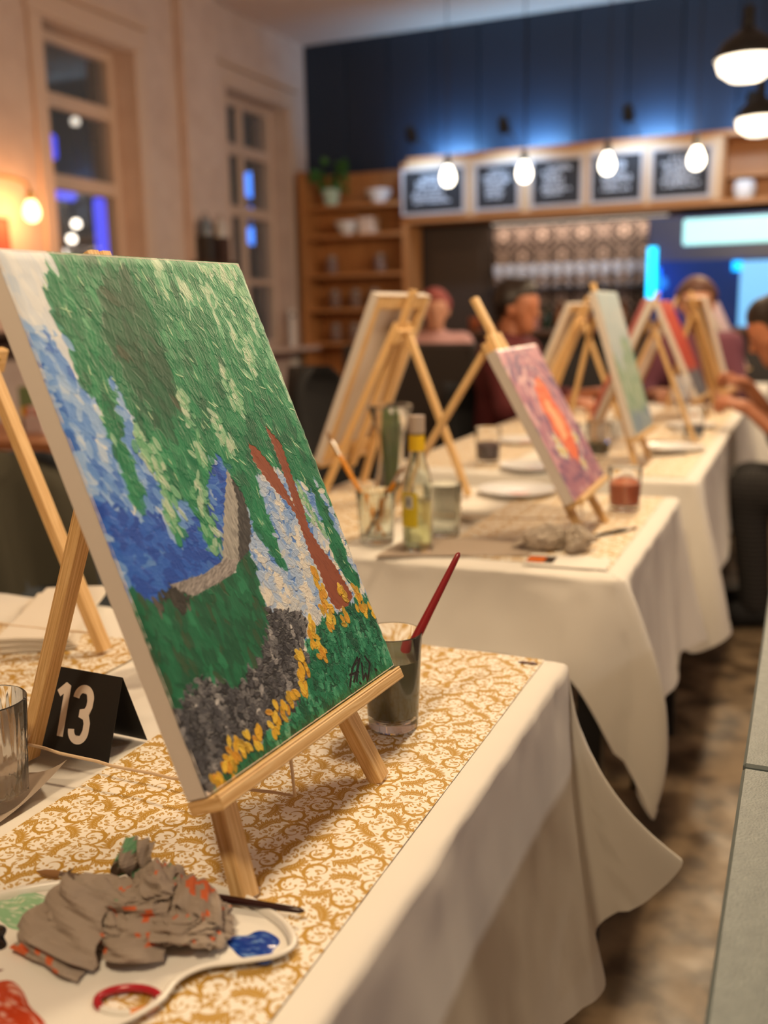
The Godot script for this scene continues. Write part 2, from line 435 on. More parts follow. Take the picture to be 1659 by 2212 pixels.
func river_painting() -> Paint:
	var r := RandomNumberGenerator.new(); r.seed = 77
	var W := 960; var H := 1384
	var lw := 240; var lh := 346
	var lab := PackedByteArray(); lab.resize(lw * lh)
	var names := ["water", "river", "sky", "deep", "towerdark", "towerlight", "shadowwall", "path", "bush", "roof", "foliage", "dark", "trunk", "limb", "grass"]
	for y in lh:
		for x in lw: lab[y * lw + x] = 7 if y > lh * 0.86 else 8 if y > lh * 0.66 and x < lw * 0.46 else (1 if x > lw * (0.42 + 0.05 * sin(y * 0.1)) else 0)
	for k in range(2, names.size()):
		fill_label(lab, lw, lh, poly_of(PICTURE[names[k]], lw, lh), k, 10 if names[k] == "dark" else -1)
		# colours from dark to light, each with its share
	var S := {
		0: [[rgb(58, 112, 204), 2], [rgb(98, 150, 226), 3], [rgb(144, 184, 238), 3], [rgb(190, 212, 240), 2], [rgb(230, 234, 236), 1]],
		1: [[rgb(86, 136, 216), 1], [rgb(130, 170, 230), 3], [rgb(174, 200, 238), 4], [rgb(204, 212, 220), 2], [rgb(236, 232, 222), 3]],
		2: [[rgb(196, 212, 232), 1], [rgb(212, 222, 234), 4], [rgb(226, 231, 236), 4]],
		3: [[rgb(24, 74, 178), 4], [rgb(36, 96, 204), 4], [rgb(74, 132, 220), 2], [rgb(140, 172, 220), 0.8], [rgb(214, 222, 230), 0.2]],
		4: [[rgb(50, 49, 48), 1], [rgb(70, 68, 66), 3], [rgb(96, 93, 90), 2]],
		5: [[rgb(134, 132, 128), 2], [rgb(170, 168, 162), 4], [rgb(204, 200, 192), 2]],
		6: [[rgb(48, 46, 38), 3], [rgb(92, 84, 76), 1.5], [rgb(150, 128, 122), 0.5]],
		7: [[rgb(46, 47, 52), 2], [rgb(72, 73, 80), 4], [rgb(104, 105, 110), 3], [rgb(142, 142, 146), 1.6], [rgb(198, 197, 198), 0.9], [rgb(232, 229, 226), 0.4]],
		8: [[rgb(58, 86, 54), 1.5], [rgb(14, 88, 56), 3], [rgb(16, 106, 68), 4], [rgb(38, 134, 92), 1.5]],
		9: [[rgb(118, 114, 112), 2], [rgb(156, 150, 148), 3], [rgb(194, 188, 184), 2]],
		10: [[rgb(6, 96, 66), 3.0], [rgb(10, 120, 80), 7], [rgb(28, 138, 92), 5], [rgb(66, 160, 112), 2.0], [rgb(116, 186, 144), 0.9], [rgb(184, 214, 186), 0.5]],
		11: [[rgb(66, 80, 58), 0.2], [rgb(34, 86, 62), 4], [rgb(28, 98, 68), 4], [rgb(22, 112, 76), 1.2]],
		12: [[rgb(136, 68, 40), 3], [rgb(150, 78, 46), 4]],
		13: [[rgb(136, 68, 40), 3], [rgb(150, 78, 46), 4]],
		14: [[rgb(6, 84, 60), 2], [rgb(12, 114, 80), 4], [rgb(54, 152, 114), 3], [rgb(106, 180, 146), 1.5]],
	}
	var shape := {0: [22, 9, 1.05, 0.45, 0.45], 1: [17, 8, 1.1, 0.8, 0.8], 2: [44, 12, 1.35, 0.1, 0.2], 3: [18, 8, 0.7, 0.7, 0.35], 4: [26, 5, 1.5, 0.12, 0.3], 5: [34, 4, 1.55, 0.06, 0.35], 6: [14, 6, 1.4, 0.3, 0.3],
		7: [11, 6, 1.0, 1.2, 0.9], 8: [24, 8, 1.45, 0.3, 0.3], 9: [24, 4, -0.5, 0.18, 0.4], 10: [26, 10, 1.45, 0.28, 0.9], 11: [30, 12, 1.42, 0.3, 0.5], 12: [20, 5, 1.2, 0.12, 0.1], 13: [18, 4, 1.3, 0.1, 0.1], 14: [13, 6, 1.5, 0.45, 0.9]}
	var P := Paint.new(W, H)
	var nz := noise(0.012, 3, 3)
	for y in H:
		for x in W:
			var k := lab[mini(lh - 1, y / 4) * lw + mini(lw - 1, x / 4)]
			var c: Color = S[k][0][0]
			var j := (y * W + x) * 3
			P.col[j] = int(c.r * 255); P.col[j + 1] = int(c.g * 255); P.col[j + 2] = int(c.b * 255)
	for n in 13000:
		var x := r.randf() * W; var y := r.randf() * H
		var k := lab[mini(lh - 1, int(y / 4)) * lw + mini(lw - 1, int(x / 4))]
		var pal: Array = S[k]
		var u := x / W; var v := y / H
		# strokes of one colour lie in long patches, as they came off the brush
		var t := 0.42 + 0.75 * nz.get_noise_2d(x * 1.6, y * 0.5) + r.randfn(0.0, 0.09)
		if k == 10:
			t += clampf((u * 1.25 - v * 1.9 - 0.42) * 1.2, -0.04, 0.32)
			if v > 0.36 and u < 0.62: t += 0.14
			if v > 0.4 and u > 0.62: t -= 0.08
		elif k == 0: t += 0.28 - v * 0.75
		elif k == 1: t += 0.22 if v > 0.68 else -0.02
		t = clampf(t, 0.0, 0.999)
		var tot := 0.0
		for e in pal: tot += e[1]
		var pick := t * tot
		var e0 := 0
		while e0 < pal.size() - 1 and pick > pal[e0][1]:
			pick -= pal[e0][1]; e0 += 1
		var c: Color = pal[e0][0]
		var c2: Color = c.lerp(pal[mini(e0 + 1, pal.size() - 1)][0], r.randf() * 0.8)
		var sh: Array = shape[k]
		var size := r.randf_range(0.65, 1.4)
		if k == 12 or k == 13 or k == 4 or k == 5 or k == 9: continue
		P.dab(x, y, sh[2] + r.randfn(0.0, sh[3]), sh[0] * size, sh[1] * size, c, c2, sh[4] * r.randf_range(0.5, 1.2), r.randi() % 90, 0.72 if k == 10 or k == 11 else 0.9)
	# pale strands hanging in the leaves
	for s in STREAKS:
		for i in range(0, s.size() - 2, 2):
			var a := Vector2(s[i] * W, s[i + 1] * H); var q := Vector2(s[i + 2] * W, s[i + 3] * H)
			for n in 16:
				var p := a.lerp(q, r.randf())
				var c: Color = [rgb(140, 196, 156), rgb(186, 212, 182), rgb(96, 172, 124), rgb(206, 218, 198)][r.randi() % 4]
				P.dab(p.x + r.randfn(0, 13), p.y + r.randfn(0, 10), 1.4 + r.randfn(0, 0.3), r.randf_range(10, 28), r.randf_range(5, 11), c, c.lerp(rgb(60, 150, 96), r.randf() * 0.6), 1.0, r.randi() % 90, 0.8)
	# thin ridges of lighter paint standing on the leaves
	for n in 260:
		var x := r.randf() * W; var y := r.randf() * H
		if lab[mini(lh - 1, int(y / 4)) * lw + mini(lw - 1, int(x / 4))] == 10:
			P.dab(x, y, 1.2 + r.randfn(0, 0.35), r.randf_range(9, 22), 2.2, rgb(150, 200, 150), rgb(206, 226, 190), 1.6, n % 90)
	# trunk, tower and roof are laid in smoothly over the rest, then brushed along their length
	for e in [["trunk", 12], ["limb", 13], ["towerdark", 4], ["towerlight", 5], ["roof", 9]]:
		var shape_: PackedVector2Array = poly_of(PICTURE[e[0]], W, H)
		var pal: Array = S[e[1]]
		P.lay(shape_, pal[pal.size() / 2][0])
		var box_ := Rect2(shape_[0], Vector2.ZERO)
		for p in shape_: box_ = box_.expand(p)
		var sh: Array = shape[e[1]]
		for n in 420:
			var p := box_.position + Vector2(r.randf(), r.randf()) * box_.size
			if Geometry2D.is_point_in_polygon(p, shape_):
				var c: Color = pal[r.randi() % pal.size()][0]
				P.dab(p.x, p.y, sh[2] + r.randfn(0, sh[3]), sh[0] * (0.7 if e[1] > 11 else 0.42), sh[1] * 0.6, c, c.lerp(pal[0][0], 0.3), sh[4], r.randi() % 90, 0.6)
	# reeds in flower
	for i in range(0, BLOOMS.size(), 2):
		for q in 9:
			var c := [rgb(232, 178, 36), rgb(240, 204, 66), rgb(216, 150, 34), rgb(186, 150, 40)][r.randi() % 4] as Color
			P.dab(BLOOMS[i] * W + r.randfn(0, 13), BLOOMS[i + 1] * H + r.randfn(0, 15), 1.4 + r.randfn(0, 0.4), 17, 9, c, c.lerp(rgb(238, 190, 56), 0.5), 1.2, r.randi() % 90)
	# the painter's initials
	for s in SIGNED:
		for i in range(0, s.size() - 2, 2):
			var a := Vector2(s[i] * W, s[i + 1] * H); var b := Vector2(s[i + 2] * W, s[i + 3] * H)
			var steps := int(a.distance_to(b) / 1.5) + 1
			for t in steps + 1:
				var p := a.lerp(b, float(t) / steps)
				P.dab(p.x, p.y, 0.0, 4.5, 4.5, rgb(14, 14, 14), rgb(14, 14, 14), 0.4, 3, 1.0)
	return P

func small_painting(kind: int, seed_: int) -> Paint:
	var r := RandomNumberGenerator.new(); r.seed = seed_
	var W := 200; var H := 260
	var P := Paint.new(W, H)
	for i in W * H * 3: P.col[i] = 215
	for n in 1300:
		var x := r.randf() * W; var y := r.randf() * H
		var u := x / W; var v := y / H
		var c := Color(1, 1, 1)
		var ang := 1.5
		if kind == 0:       # glowing doorway in mauve
			var dx := (u - 0.52) / 0.20; var dy := (v - 0.52) / 0.30
			var d := sqrt(dx * dx + dy * dy)
			ang = atan2(v - 0.5, u - 0.5) + PI / 2
			if d < 0.45: c = rgb(255, 190, 140)
			elif d < 1.0: c = rgb(248, 98, 62).lerp(rgb(255, 140, 96), r.randf())
			else: c = [rgb(206, 144, 160), rgb(168, 112, 140), rgb(228, 184, 190), rgb(124, 98, 134), rgb(192, 134, 152)][r.randi() % 5]
			if v > 0.8: c = c.lerp(rgb(140, 86, 110), 0.3)
		elif kind == 1:     # pale sky over green reeds
			c = rgb(176, 200, 210).lerp(rgb(206, 216, 214), r.randf())
			if v > 0.42 + 0.12 * sin(u * 7.0): c = [rgb(150, 184, 152), rgb(176, 200, 168), rgb(120, 166, 140), rgb(190, 208, 190)][r.randi() % 4]
			if v > 0.85: c = [rgb(120, 150, 180), rgb(170, 190, 190)][r.randi() % 2]
		elif kind == 2:     # red field over slate
			c = rgb(178, 48, 40).lerp(rgb(206, 74, 58), r.randf())
			if v > 0.72: c = rgb(104, 108, 122).lerp(rgb(84, 88, 104), r.randf())
		elif kind == 3:     # coral red
			c = rgb(226, 96, 76).lerp(rgb(200, 70, 60), r.randf())
		else:               # dusky pink
			c = rgb(200, 160, 156).lerp(rgb(226, 196, 190), r.randf())
		P.dab(x, y, ang + r.randfn(0, 0.3), 13, 6, c, c.lerp(rgb(235, 225, 220), 0.2), 0.6, r.randi() % 90)
	if kind == 0:
		for f in [[0.27, 0.64], [0.24, 0.70], [0.62, 0.85], [0.75, 0.68], [0.32, 0.72]]:
			for q in 5: P.dab(f[0] * W + cos(q * 1.257) * 7, f[1] * H + sin(q * 1.257) * 8, q * 1.257, 8, 5, rgb(240, 236, 214), rgb(226, 220, 190), 0.8, q * 7)
			P.dab(f[0] * W, f[1] * H, 0, 5, 5, rgb(222, 182, 40), rgb(236, 200, 70), 0.9, 3)
	return P

class Ink:
	var N: int
	var a := PackedByteArray()
	func _init(n: int) -> void:
		N = n; a.resize(N * N)
	func stamp(p: Vector2, rad: float, wipe := false) -> void:
		for y in range(int(floor(p.y - rad)), int(p.y + rad) + 2):
			for x in range(int(floor(p.x - rad)), int(p.x + rad) + 2):
				var d := Vector2(x, y).distance_to(p)
				if d < rad + 0.5:
					var i := posmod(y, N) * N + posmod(x, N)
					var f := int(255 * clampf(rad + 0.5 - d, 0.0, 1.0))
					if wipe: a[i] = mini(a[i], 255 - f)
					else: a[i] = maxi(a[i], f)
	# a curved pointed leaf from p along direction d, with a light vein
	func leaf(p: Vector2, d: float, len: float, fat: float, bend: float) -> void:
		var q := p
		var n := int(len / 1.6)
		for i in n + 1:
			var t := float(i) / n
			stamp(q, fat * pow(sin(PI * (0.12 + 0.88 * t)), 0.8) * (1.0 - t * 0.25) + 0.4)
			q += Vector2.from_angle(d + bend * t) * 1.6
		if fat > 6.0:
			q = p
			for i in int(n * 0.7):
				if i > n * 0.15: stamp(q, 1.1, true)
				q += Vector2.from_angle(d + bend * i / n) * 1.6

# gold scrollwork printed on cream paper, one repeat
func damask() -> ImageTexture:
	var N := 1024
	var r := RandomNumberGenerator.new(); r.seed = 21
	var ink := Ink.new(N)
	var cell := N / 6.0
	for gy in 6:
		for gx in 6:
			var c := Vector2((gx + 0.25 + (0.5 if gy % 2 else 0.0)) * cell, (gy + 0.5) * cell) + Vector2(r.randfn(0, 5), r.randfn(0, 5))
			var hand := 1.0 if (gx + gy / 2) % 2 == 0 else -1.0
			var a0 := gx * 2.1 + gy * 1.3 + r.randfn(0, 0.25)
			if (gx + gy) % 2 == 0:
				# a swelling crescent that curls in on itself
				var n := 170
				for i in n + 1:
					var t := float(i) / n
					var th := a0 + hand * TAU * 1.05 * t
					var rad := 92.0 * (1.0 - 0.70 * pow(t, 1.5))
					var p := c + Vector2.from_angle(th) * rad
					ink.stamp(p, 1.8 + 11.0 * pow(sin(PI * pow(t, 0.8)), 2.0))
					if i % 20 == 8 and i < 110: ink.leaf(p, th + hand * 0.95, 56.0 - 0.15 * i, 11.0, hand * 0.5)
					if i % 24 == 20 and i > 10 and i < 90: ink.leaf(p, th + hand * 2.35, 40.0, 8.5, hand * 0.8)
					if i == n: ink.stamp(p, 9.5)
			else:
				# an acanthus spray: a bent stem feathered with lobes that curl outwards
				var p := c - Vector2.from_angle(a0) * 84.0
				var d := a0 - hand * 0.8
				for i in 80:
					var t := i / 80.0
					ink.stamp(p, 2.5 + 7.0 * sin(PI * t))
					if i % 13 == 8:
						ink.leaf(p, d + 0.55, 66.0 - 24.0 * t, 12.5, 0.75)
						ink.leaf(p, d - 0.55, 66.0 - 24.0 * t, 12.5, -0.75)
					p += Vector2.from_angle(d) * 2.0
					d += hand * 0.02
				ink.leaf(p, d, 52.0, 12.5, hand * 0.5)
				ink.leaf(p, d + 0.5, 44.0, 11.0, 0.8)
				ink.leaf(p, d - 0.5, 44.0, 11.0, -0.8)
	# fill the open ground with curled leaves, large ones first
	for k in 2400:
		var big := k < 1200
		var p := Vector2(r.randf() * N, r.randf() * N)
		var free := ink.a[int(p.y) % N * N + int(p.x) % N] == 0
		for q in 12:
			if not free: break
			var s := p + Vector2.from_angle(q * 0.524) * (20.0 if big else 13.0)
			if ink.a[posmod(int(s.y), N) * N + posmod(int(s.x), N)] > 60: free = false
		if free:
			var d := r.randf() * TAU
			var bend := 1.4 if r.randf() < 0.5 else -1.4
			if big:
				ink.leaf(p - Vector2.from_angle(d) * 24.0, d - bend * 0.4, 50.0, 8.5, bend)
				ink.leaf(p - Vector2.from_angle(d) * 20.0, d + bend * 0.7, 30.0, 7.0, -bend * 0.6)
			else: ink.leaf(p - Vector2.from_angle(d) * 12.0, d, 25.0, 6.5, bend * 0.5)
	var im := Image.create(N, N, false, Image.FORMAT_RGB8)
	var paper := rgb(247, 242, 231); var gold := rgb(190, 147, 56)
	for y in N:
		for x in N: im.set_pixel(x, y, paper.lerp(gold, ink.a[y * N + x] / 255.0))
	return ImageTexture.create_from_image(im)

func chalk(seed_: int) -> ImageTexture:
	var r := RandomNumberGenerator.new(); r.seed = seed_
	var im := Image.create(256, 200, false, Image.FORMAT_RGB8)
	im.fill(rgb(40, 38, 38))
	for k in 260: im.fill_rect(Rect2i(r.randi() % 256, r.randi() % 200, 2 + r.randi() % 18, 1), rgb(46, 44, 44))
	var y := 18
	var line := 0
	while y < 165:
		var x := 30 + (r.randi() % 30 if line else 45)
		var end := 226 - r.randi() % 80
		var tall := 22 if line == 0 else 14
		while x < end:
			var wide := 8 + r.randi() % 9
			im.fill_rect(Rect2i(x, y, 5, tall), rgb(226, 230, 236))
			im.fill_rect(Rect2i(x, y + (r.randi() % 3) * (tall - 4) / 2, wide, 5), rgb(236, 240, 244))
			if r.randf() < 0.6: im.fill_rect(Rect2i(x + wide - 4, y + tall / 3, 4, tall * 2 / 3), rgb(206, 212, 220))
			x += wide + (3 if r.randf() < 0.8 else 12)
		y += tall + 6
		line += 1
	return ImageTexture.create_from_image(im)

func tile_tex(flip: bool) -> ImageTexture:
	var N := 96
	var im := Image.create(N, N, false, Image.FORMAT_RGB8)
	for y in N:
		for x in N:
			var p := Vector2(x - 47.5, y - 47.5) / 48.0
			var a := p.angle(); var d := p.length()
			var petal := 0.50 + 0.2 * cos(6.0 * a)
			var ring := absf(d - 0.86) < 0.07
			var on := (d < petal and d > 0.16) or ring or d < 0.09
			if flip: on = (absf(absf(p.x) - absf(p.y)) < 0.13 and d > 0.2) or absf(d - 0.55) < 0.08 or d < 0.12
			im.set_pixel(x, y, rgb(186, 164, 150) if on else rgb(62, 50, 46))
	return ImageTexture.create_from_image(im)

# ------------------------------------------------------------------ materials of the place
func make_materials() -> void:
	M.pine = woody(rgb(196, 150, 92), rgb(226, 186, 128), rgb(240, 208, 156), 3)
	M.pine_end = mat(rgb(170, 118, 66), 0.7)
	M.shelf_wood = woody(rgb(150, 96, 50), rgb(186, 126, 72), rgb(206, 150, 96), 14)
	M.pale_wood = woody(rgb(196, 160, 118), rgb(214, 180, 140), rgb(226, 196, 160), 15)
	M.dark_wood = woody(rgb(52, 34, 24), rgb(76, 50, 34), rgb(94, 64, 44), 16)
	M.table_wood = woody(rgb(150, 92, 56), rgb(184, 120, 76), rgb(200, 138, 92), 17, 0.35)
	M.linen = mat(rgb(240, 236, 228), 0.9)
	M.linen.rim_enabled = true; M.linen.rim = 0.25
	M.raw_canvas = mat(rgb(222, 212, 202), 0.95)
	M.paper = mat(Color(1, 1, 1), 0.62)
	M.paper.albedo_texture = damask()
	M.paper.uv1_scale = Vector3(1.0 / 0.15, 1.0 / 0.15, 1)
	M.napkin = mat(rgb(236, 228, 216), 0.95)
	M.white_paper = mat(rgb(238, 234, 226), 0.8)
	M.kraft = mat(rgb(178, 162, 146), 0.95)
	M.towel = mat(Color(1, 1, 1), 0.95)
	M.towel.vertex_color_use_as_albedo = true
	M.glass = glass()
	M.green_glass = glass(Color(0.965, 0.985, 0.965, 0.02))
	M.bar_glass = mat(Color(0.95, 0.97, 1.0, 0.16), 0.03)
	M.bar_glass.transparency = BaseMaterial3D.TRANSPARENCY_ALPHA
	M.stripes = world_map(mat(Color(1, 1, 1), 0.9), 55.0, true)
	var si := Image.create(16, 16, false, Image.FORMAT_RGB8)
	si.fill(rgb(30, 28, 28))
	si.fill_rect(Rect2i(0, 0, 16, 3), rgb(70, 65, 62))
	M.stripes.albedo_texture = ImageTexture.create_from_image(si)
	M.black_card = mat(rgb(22, 21, 21), 0.55)
	M.white_print = mat(rgb(228, 216, 206), 0.6)
	M.string = mat(rgb(222, 196, 164), 0.95)
	M.steel = mat(rgb(200, 198, 192), 0.25, 1.0)
	M.brass = mat(rgb(190, 150, 80), 0.3, 1.0)
	M.copper = mat(rgb(200, 120, 84), 0.35, 1.0)
	M.black_metal = mat(rgb(20, 20, 22), 0.45)
	M.red_lacquer = mat(rgb(150, 18, 30), 0.22)
	M.red_lacquer.clearcoat_enabled = true; M.red_lacquer.clearcoat = 0.7
	M.dark_lacquer = mat(rgb(46, 18, 18), 0.25)
	M.orange_lacquer = mat(rgb(232, 150, 24), 0.3)
	M.bristle = mat(rgb(150, 110, 70), 0.8)
	M.wet_black = mat(rgb(16, 15, 15), 0.15)
	M.plastic = mat(rgb(240, 238, 232), 0.25)
	M.chair_cloth = mat(rgb(82, 88, 95), 0.95)
	M.jacket = mat(rgb(70, 66, 52), 0.9)
	M.black_cloth = mat(rgb(24, 23, 24), 0.9)
	M.skin = mat(rgb(206, 148, 118), 0.5)
	M.skin_tan = mat(rgb(176, 112, 80), 0.5)
	M.dark_hair = mat(rgb(38, 27, 22), 0.5)
	M.fair_hair = mat(rgb(150, 104, 70), 0.5)
	M.eye = mat(rgb(30, 22, 20), 0.1)
	M.lip = mat(rgb(176, 92, 84), 0.4)
	M.leafy = mat(rgb(56, 112, 44), 0.5)
	M.leafy.backlight_enabled = true; M.leafy.backlight = Color(0.2, 0.35, 0.1)
	M.ceramic = mat(rgb(236, 236, 236), 0.2)
	M.mint = mat(rgb(190, 222, 214), 0.25)

# ------------------------------------------------------------------ easels and canvases
func easel(label: String, at: Vector3, turn: float, lean := 0.3995, sides := 1.0) -> Node3D:
	var t := thing("tabletop_easel", label, "easel", at, turn, "tabletop easels on the cloth-covered tables")
	var vd := Vector3(0, cos(lean), -sin(lean)); var nd := Vector3(0, sin(lean), cos(lean))
	var pl := func(x: float, s: float, d: float) -> Vector3: return Vector3(x, 0, 0) + vd * s + nd * d
	for s in [-1.0, 1.0]:
		var m := MB.new()
		bar(m, pl.call(-0.012 + 0.111 * s, 0.0145, -0.0310), pl.call(-0.012 + 0.0265 * s, 0.478, -0.0310), 0.019, 0.015, Vector3(1, 0, 0))
		put("leg", m, M.pine, t)
	var m := MB.new()
	for s in [-1.0, 1.0]: bar(m, pl.call(-0.012 + 0.0074 * s, 0.085, -0.0310), pl.call(-0.012 + 0.0074 * s, 0.562, -0.0310), 0.0135, 0.013, Vector3(1, 0, 0), 0.002)
	put("mast", m, M.pine, t)
	m = MB.new()
	bar(m, pl.call(-0.058, 0.45, -0.0450), pl.call(0.034, 0.45, -0.0450), 0.034, 0.012, vd)
	put("hinge_block", m, M.pine, t)
	m = MB.new()
	bar(m, pl.call(-0.153, 0.1012, -0.005), pl.call(0.141, 0.1012, -0.005), 0.0105, 0.034, vd)
	bar(m, pl.call(-0.153, 0.1072, 0.0095), pl.call(0.141, 0.1072, 0.0095), 0.002, 0.004, vd, 0.0006)
	put("ledge", m, M.pine, t)
	# the rear leg swings out from the hinge block
	var hinge := Vector3(-0.012, 0, 0) + vd * 0.458 + nd * -0.0585
	var foot := Vector3(-0.02, 0.004, -0.386 * tan(lean) / 0.4222)
	m = MB.new()
	bar(m, foot, hinge, 0.02, 0.014, Vector3(1, 0, 0))
	var rear := put("rear_leg", m, M.pine, t)
	m = MB.new()
	tube(m, [hinge + Vector3(-0.022, 0, 0), hinge + Vector3(-0.014, 0, 0), hinge + Vector3(0.014, 0, 0), hinge + Vector3(0.022, 0, 0)], [0.004, 0.0025, 0.0025, 0.005], 8)
	put("wing_screw", m, M.brass, rear)
	# cord that keeps the rear leg from sliding
	var a := foot.lerp(hinge, 0.05) + Vector3(-0.011, 0, 0.003); var b: Vector3 = pl.call(-0.012, 0.07, -0.034)
	b.y = 0.03
	var pts := []; var rads := []
	for k in 15:
		var q := k / 14.0
		pts.append(a.lerp(b, q) + Vector3(0.0012 * sin(k * 2.1), -0.006 * sin(PI * q), 0)); rads.append(0.0016)
	pts.append(pl.call(-0.012, 0.09, -0.03)); rads.append(0.0016)
	m = MB.new()
	tube(m, pts, rads, 7)
	var cord := put("cord", m, M.string, t)
	m = MB.new()
	tube(m, [a + Vector3(-0.002, 0.0, 0.0), a + Vector3(-0.004, 0.006, 0.004), a + Vector3(-0.003, 0.013, 0.010)], [0.0022, 0.0028, 0.001], 7)
	put("knot", m, M.string, cord)
	return t

func canvas(label: String, face: Material, w: float, h: float, at: Vector3, turn: float, lean := 0.3995, s0 := 0.1072) -> Node3D:
	var t := thing("painted_canvas", label, "painting", at, turn, "canvases on the easels")
	var vd := Vector3(0, cos(lean), -sin(lean)); var nd := Vector3(0, sin(lean), cos(lean))
	var bs := Basis(Vector3(1, 0, 0), vd, nd)
	var mid := vd * (s0 + h / 2.0)
	var m := MB.new()
	box(m, mid + nd * -0.0022, Vector3(w, h, 0.003), 0.001, bs)
	for s in [-1.0, 1.0]:
		box(m, mid + Vector3(s * (w / 2 - 0.0006), 0, 0) + nd * -0.0120, Vector3(0.0012, h, 0.0200), 0.0003, bs)
		box(m, mid + vd * s * (h / 2 - 0.0006) + nd * -0.0120, Vector3(w, 0.0012, 0.0200), 0.0003, bs)
	put("stretched_canvas", m, M.raw_canvas, t)
	for s in [-1.0, 1.0]:
		m = MB.new()
		box(m, mid + Vector3(s * (w / 2 - 0.0180), 0, 0) + nd * -0.0125, Vector3(0.033, h - 0.004, 0.0170), 0.002, bs)
		put("stretcher_bar", m, M.pine, t)
		m = MB.new()
		box(m, mid + vd * s * (h / 2 - 0.0180) + nd * -0.0127, Vector3(w - 0.07, 0.033, 0.0166), 0.002, bs)
		put("stretcher_bar", m, M.pine, t)
	# the paint itself, thick enough to have an uneven edge
	var rows := []
	var nx := 60; var ny := 84
	var nz := noise(60.0, 4, 2)
	for j in ny + 1:
		var row := []
		for i in nx + 1:
			var u := float(i) / nx; var v := float(j) / ny
			var p := mid + Vector3((u - 0.5) * w, 0, 0) + vd * (0.5 - v) * h
			var rough := absf(nz.get_noise_2d(u * w, v * h)) * 0.0016
			var edge := i == 0 or j == 0 or i == nx or j == ny
			if i == 0: p.x -= rough
			if i == nx: p.x += rough
			row.append(p + nd * (-0.0012 if edge else 0.0002 + rough * 0.4))
		rows.append(row)
	put("paint_layer", sheet(rows, func(i, j, _p): return Vector2(float(i) / nx, float(j) / ny)), face, t)
	return t

func painted(P: Paint, cm := 0.1, rough := 0.42) -> StandardMaterial3D:
	var m := mat(Color(1, 1, 1), rough)
	m.albedo_texture = P.texture()
	if P.w > 400: relief(m, P.height(), cm)
	m.texture_repeat = false
	return m

# ------------------------------------------------------------------ tables and cloths
func table(label: String, x0: float, x1: float, z0: float, z1: float) -> void:
	var t := thing("cafe_table", label, "table", Vector3((x0 + x1) / 2, 0, (z0 + z1) / 2))
	var w := x1 - x0; var d := absf(z1 - z0)
	var m := MB.new()
	box(m, Vector3(0, TOP - 0.016, 0), Vector3(w - 0.012, 0.024, d - 0.012), 0.004)
	put("table_top", m, M.table_wood, t)
	for sx in [-1.0, 1.0]:
		for sz in [-1.0, 1.0]:
			m = MB.new()
			bar(m, Vector3(sx * (w / 2 - 0.06), 0, sz * (d / 2 - 0.06)), Vector3(sx * (w / 2 - 0.06), TOP - 0.028, sz * (d / 2 - 0.06)), 0.045, 0.045, Vector3(1, 0, 0))
			put("leg", m, M.black_metal, t)

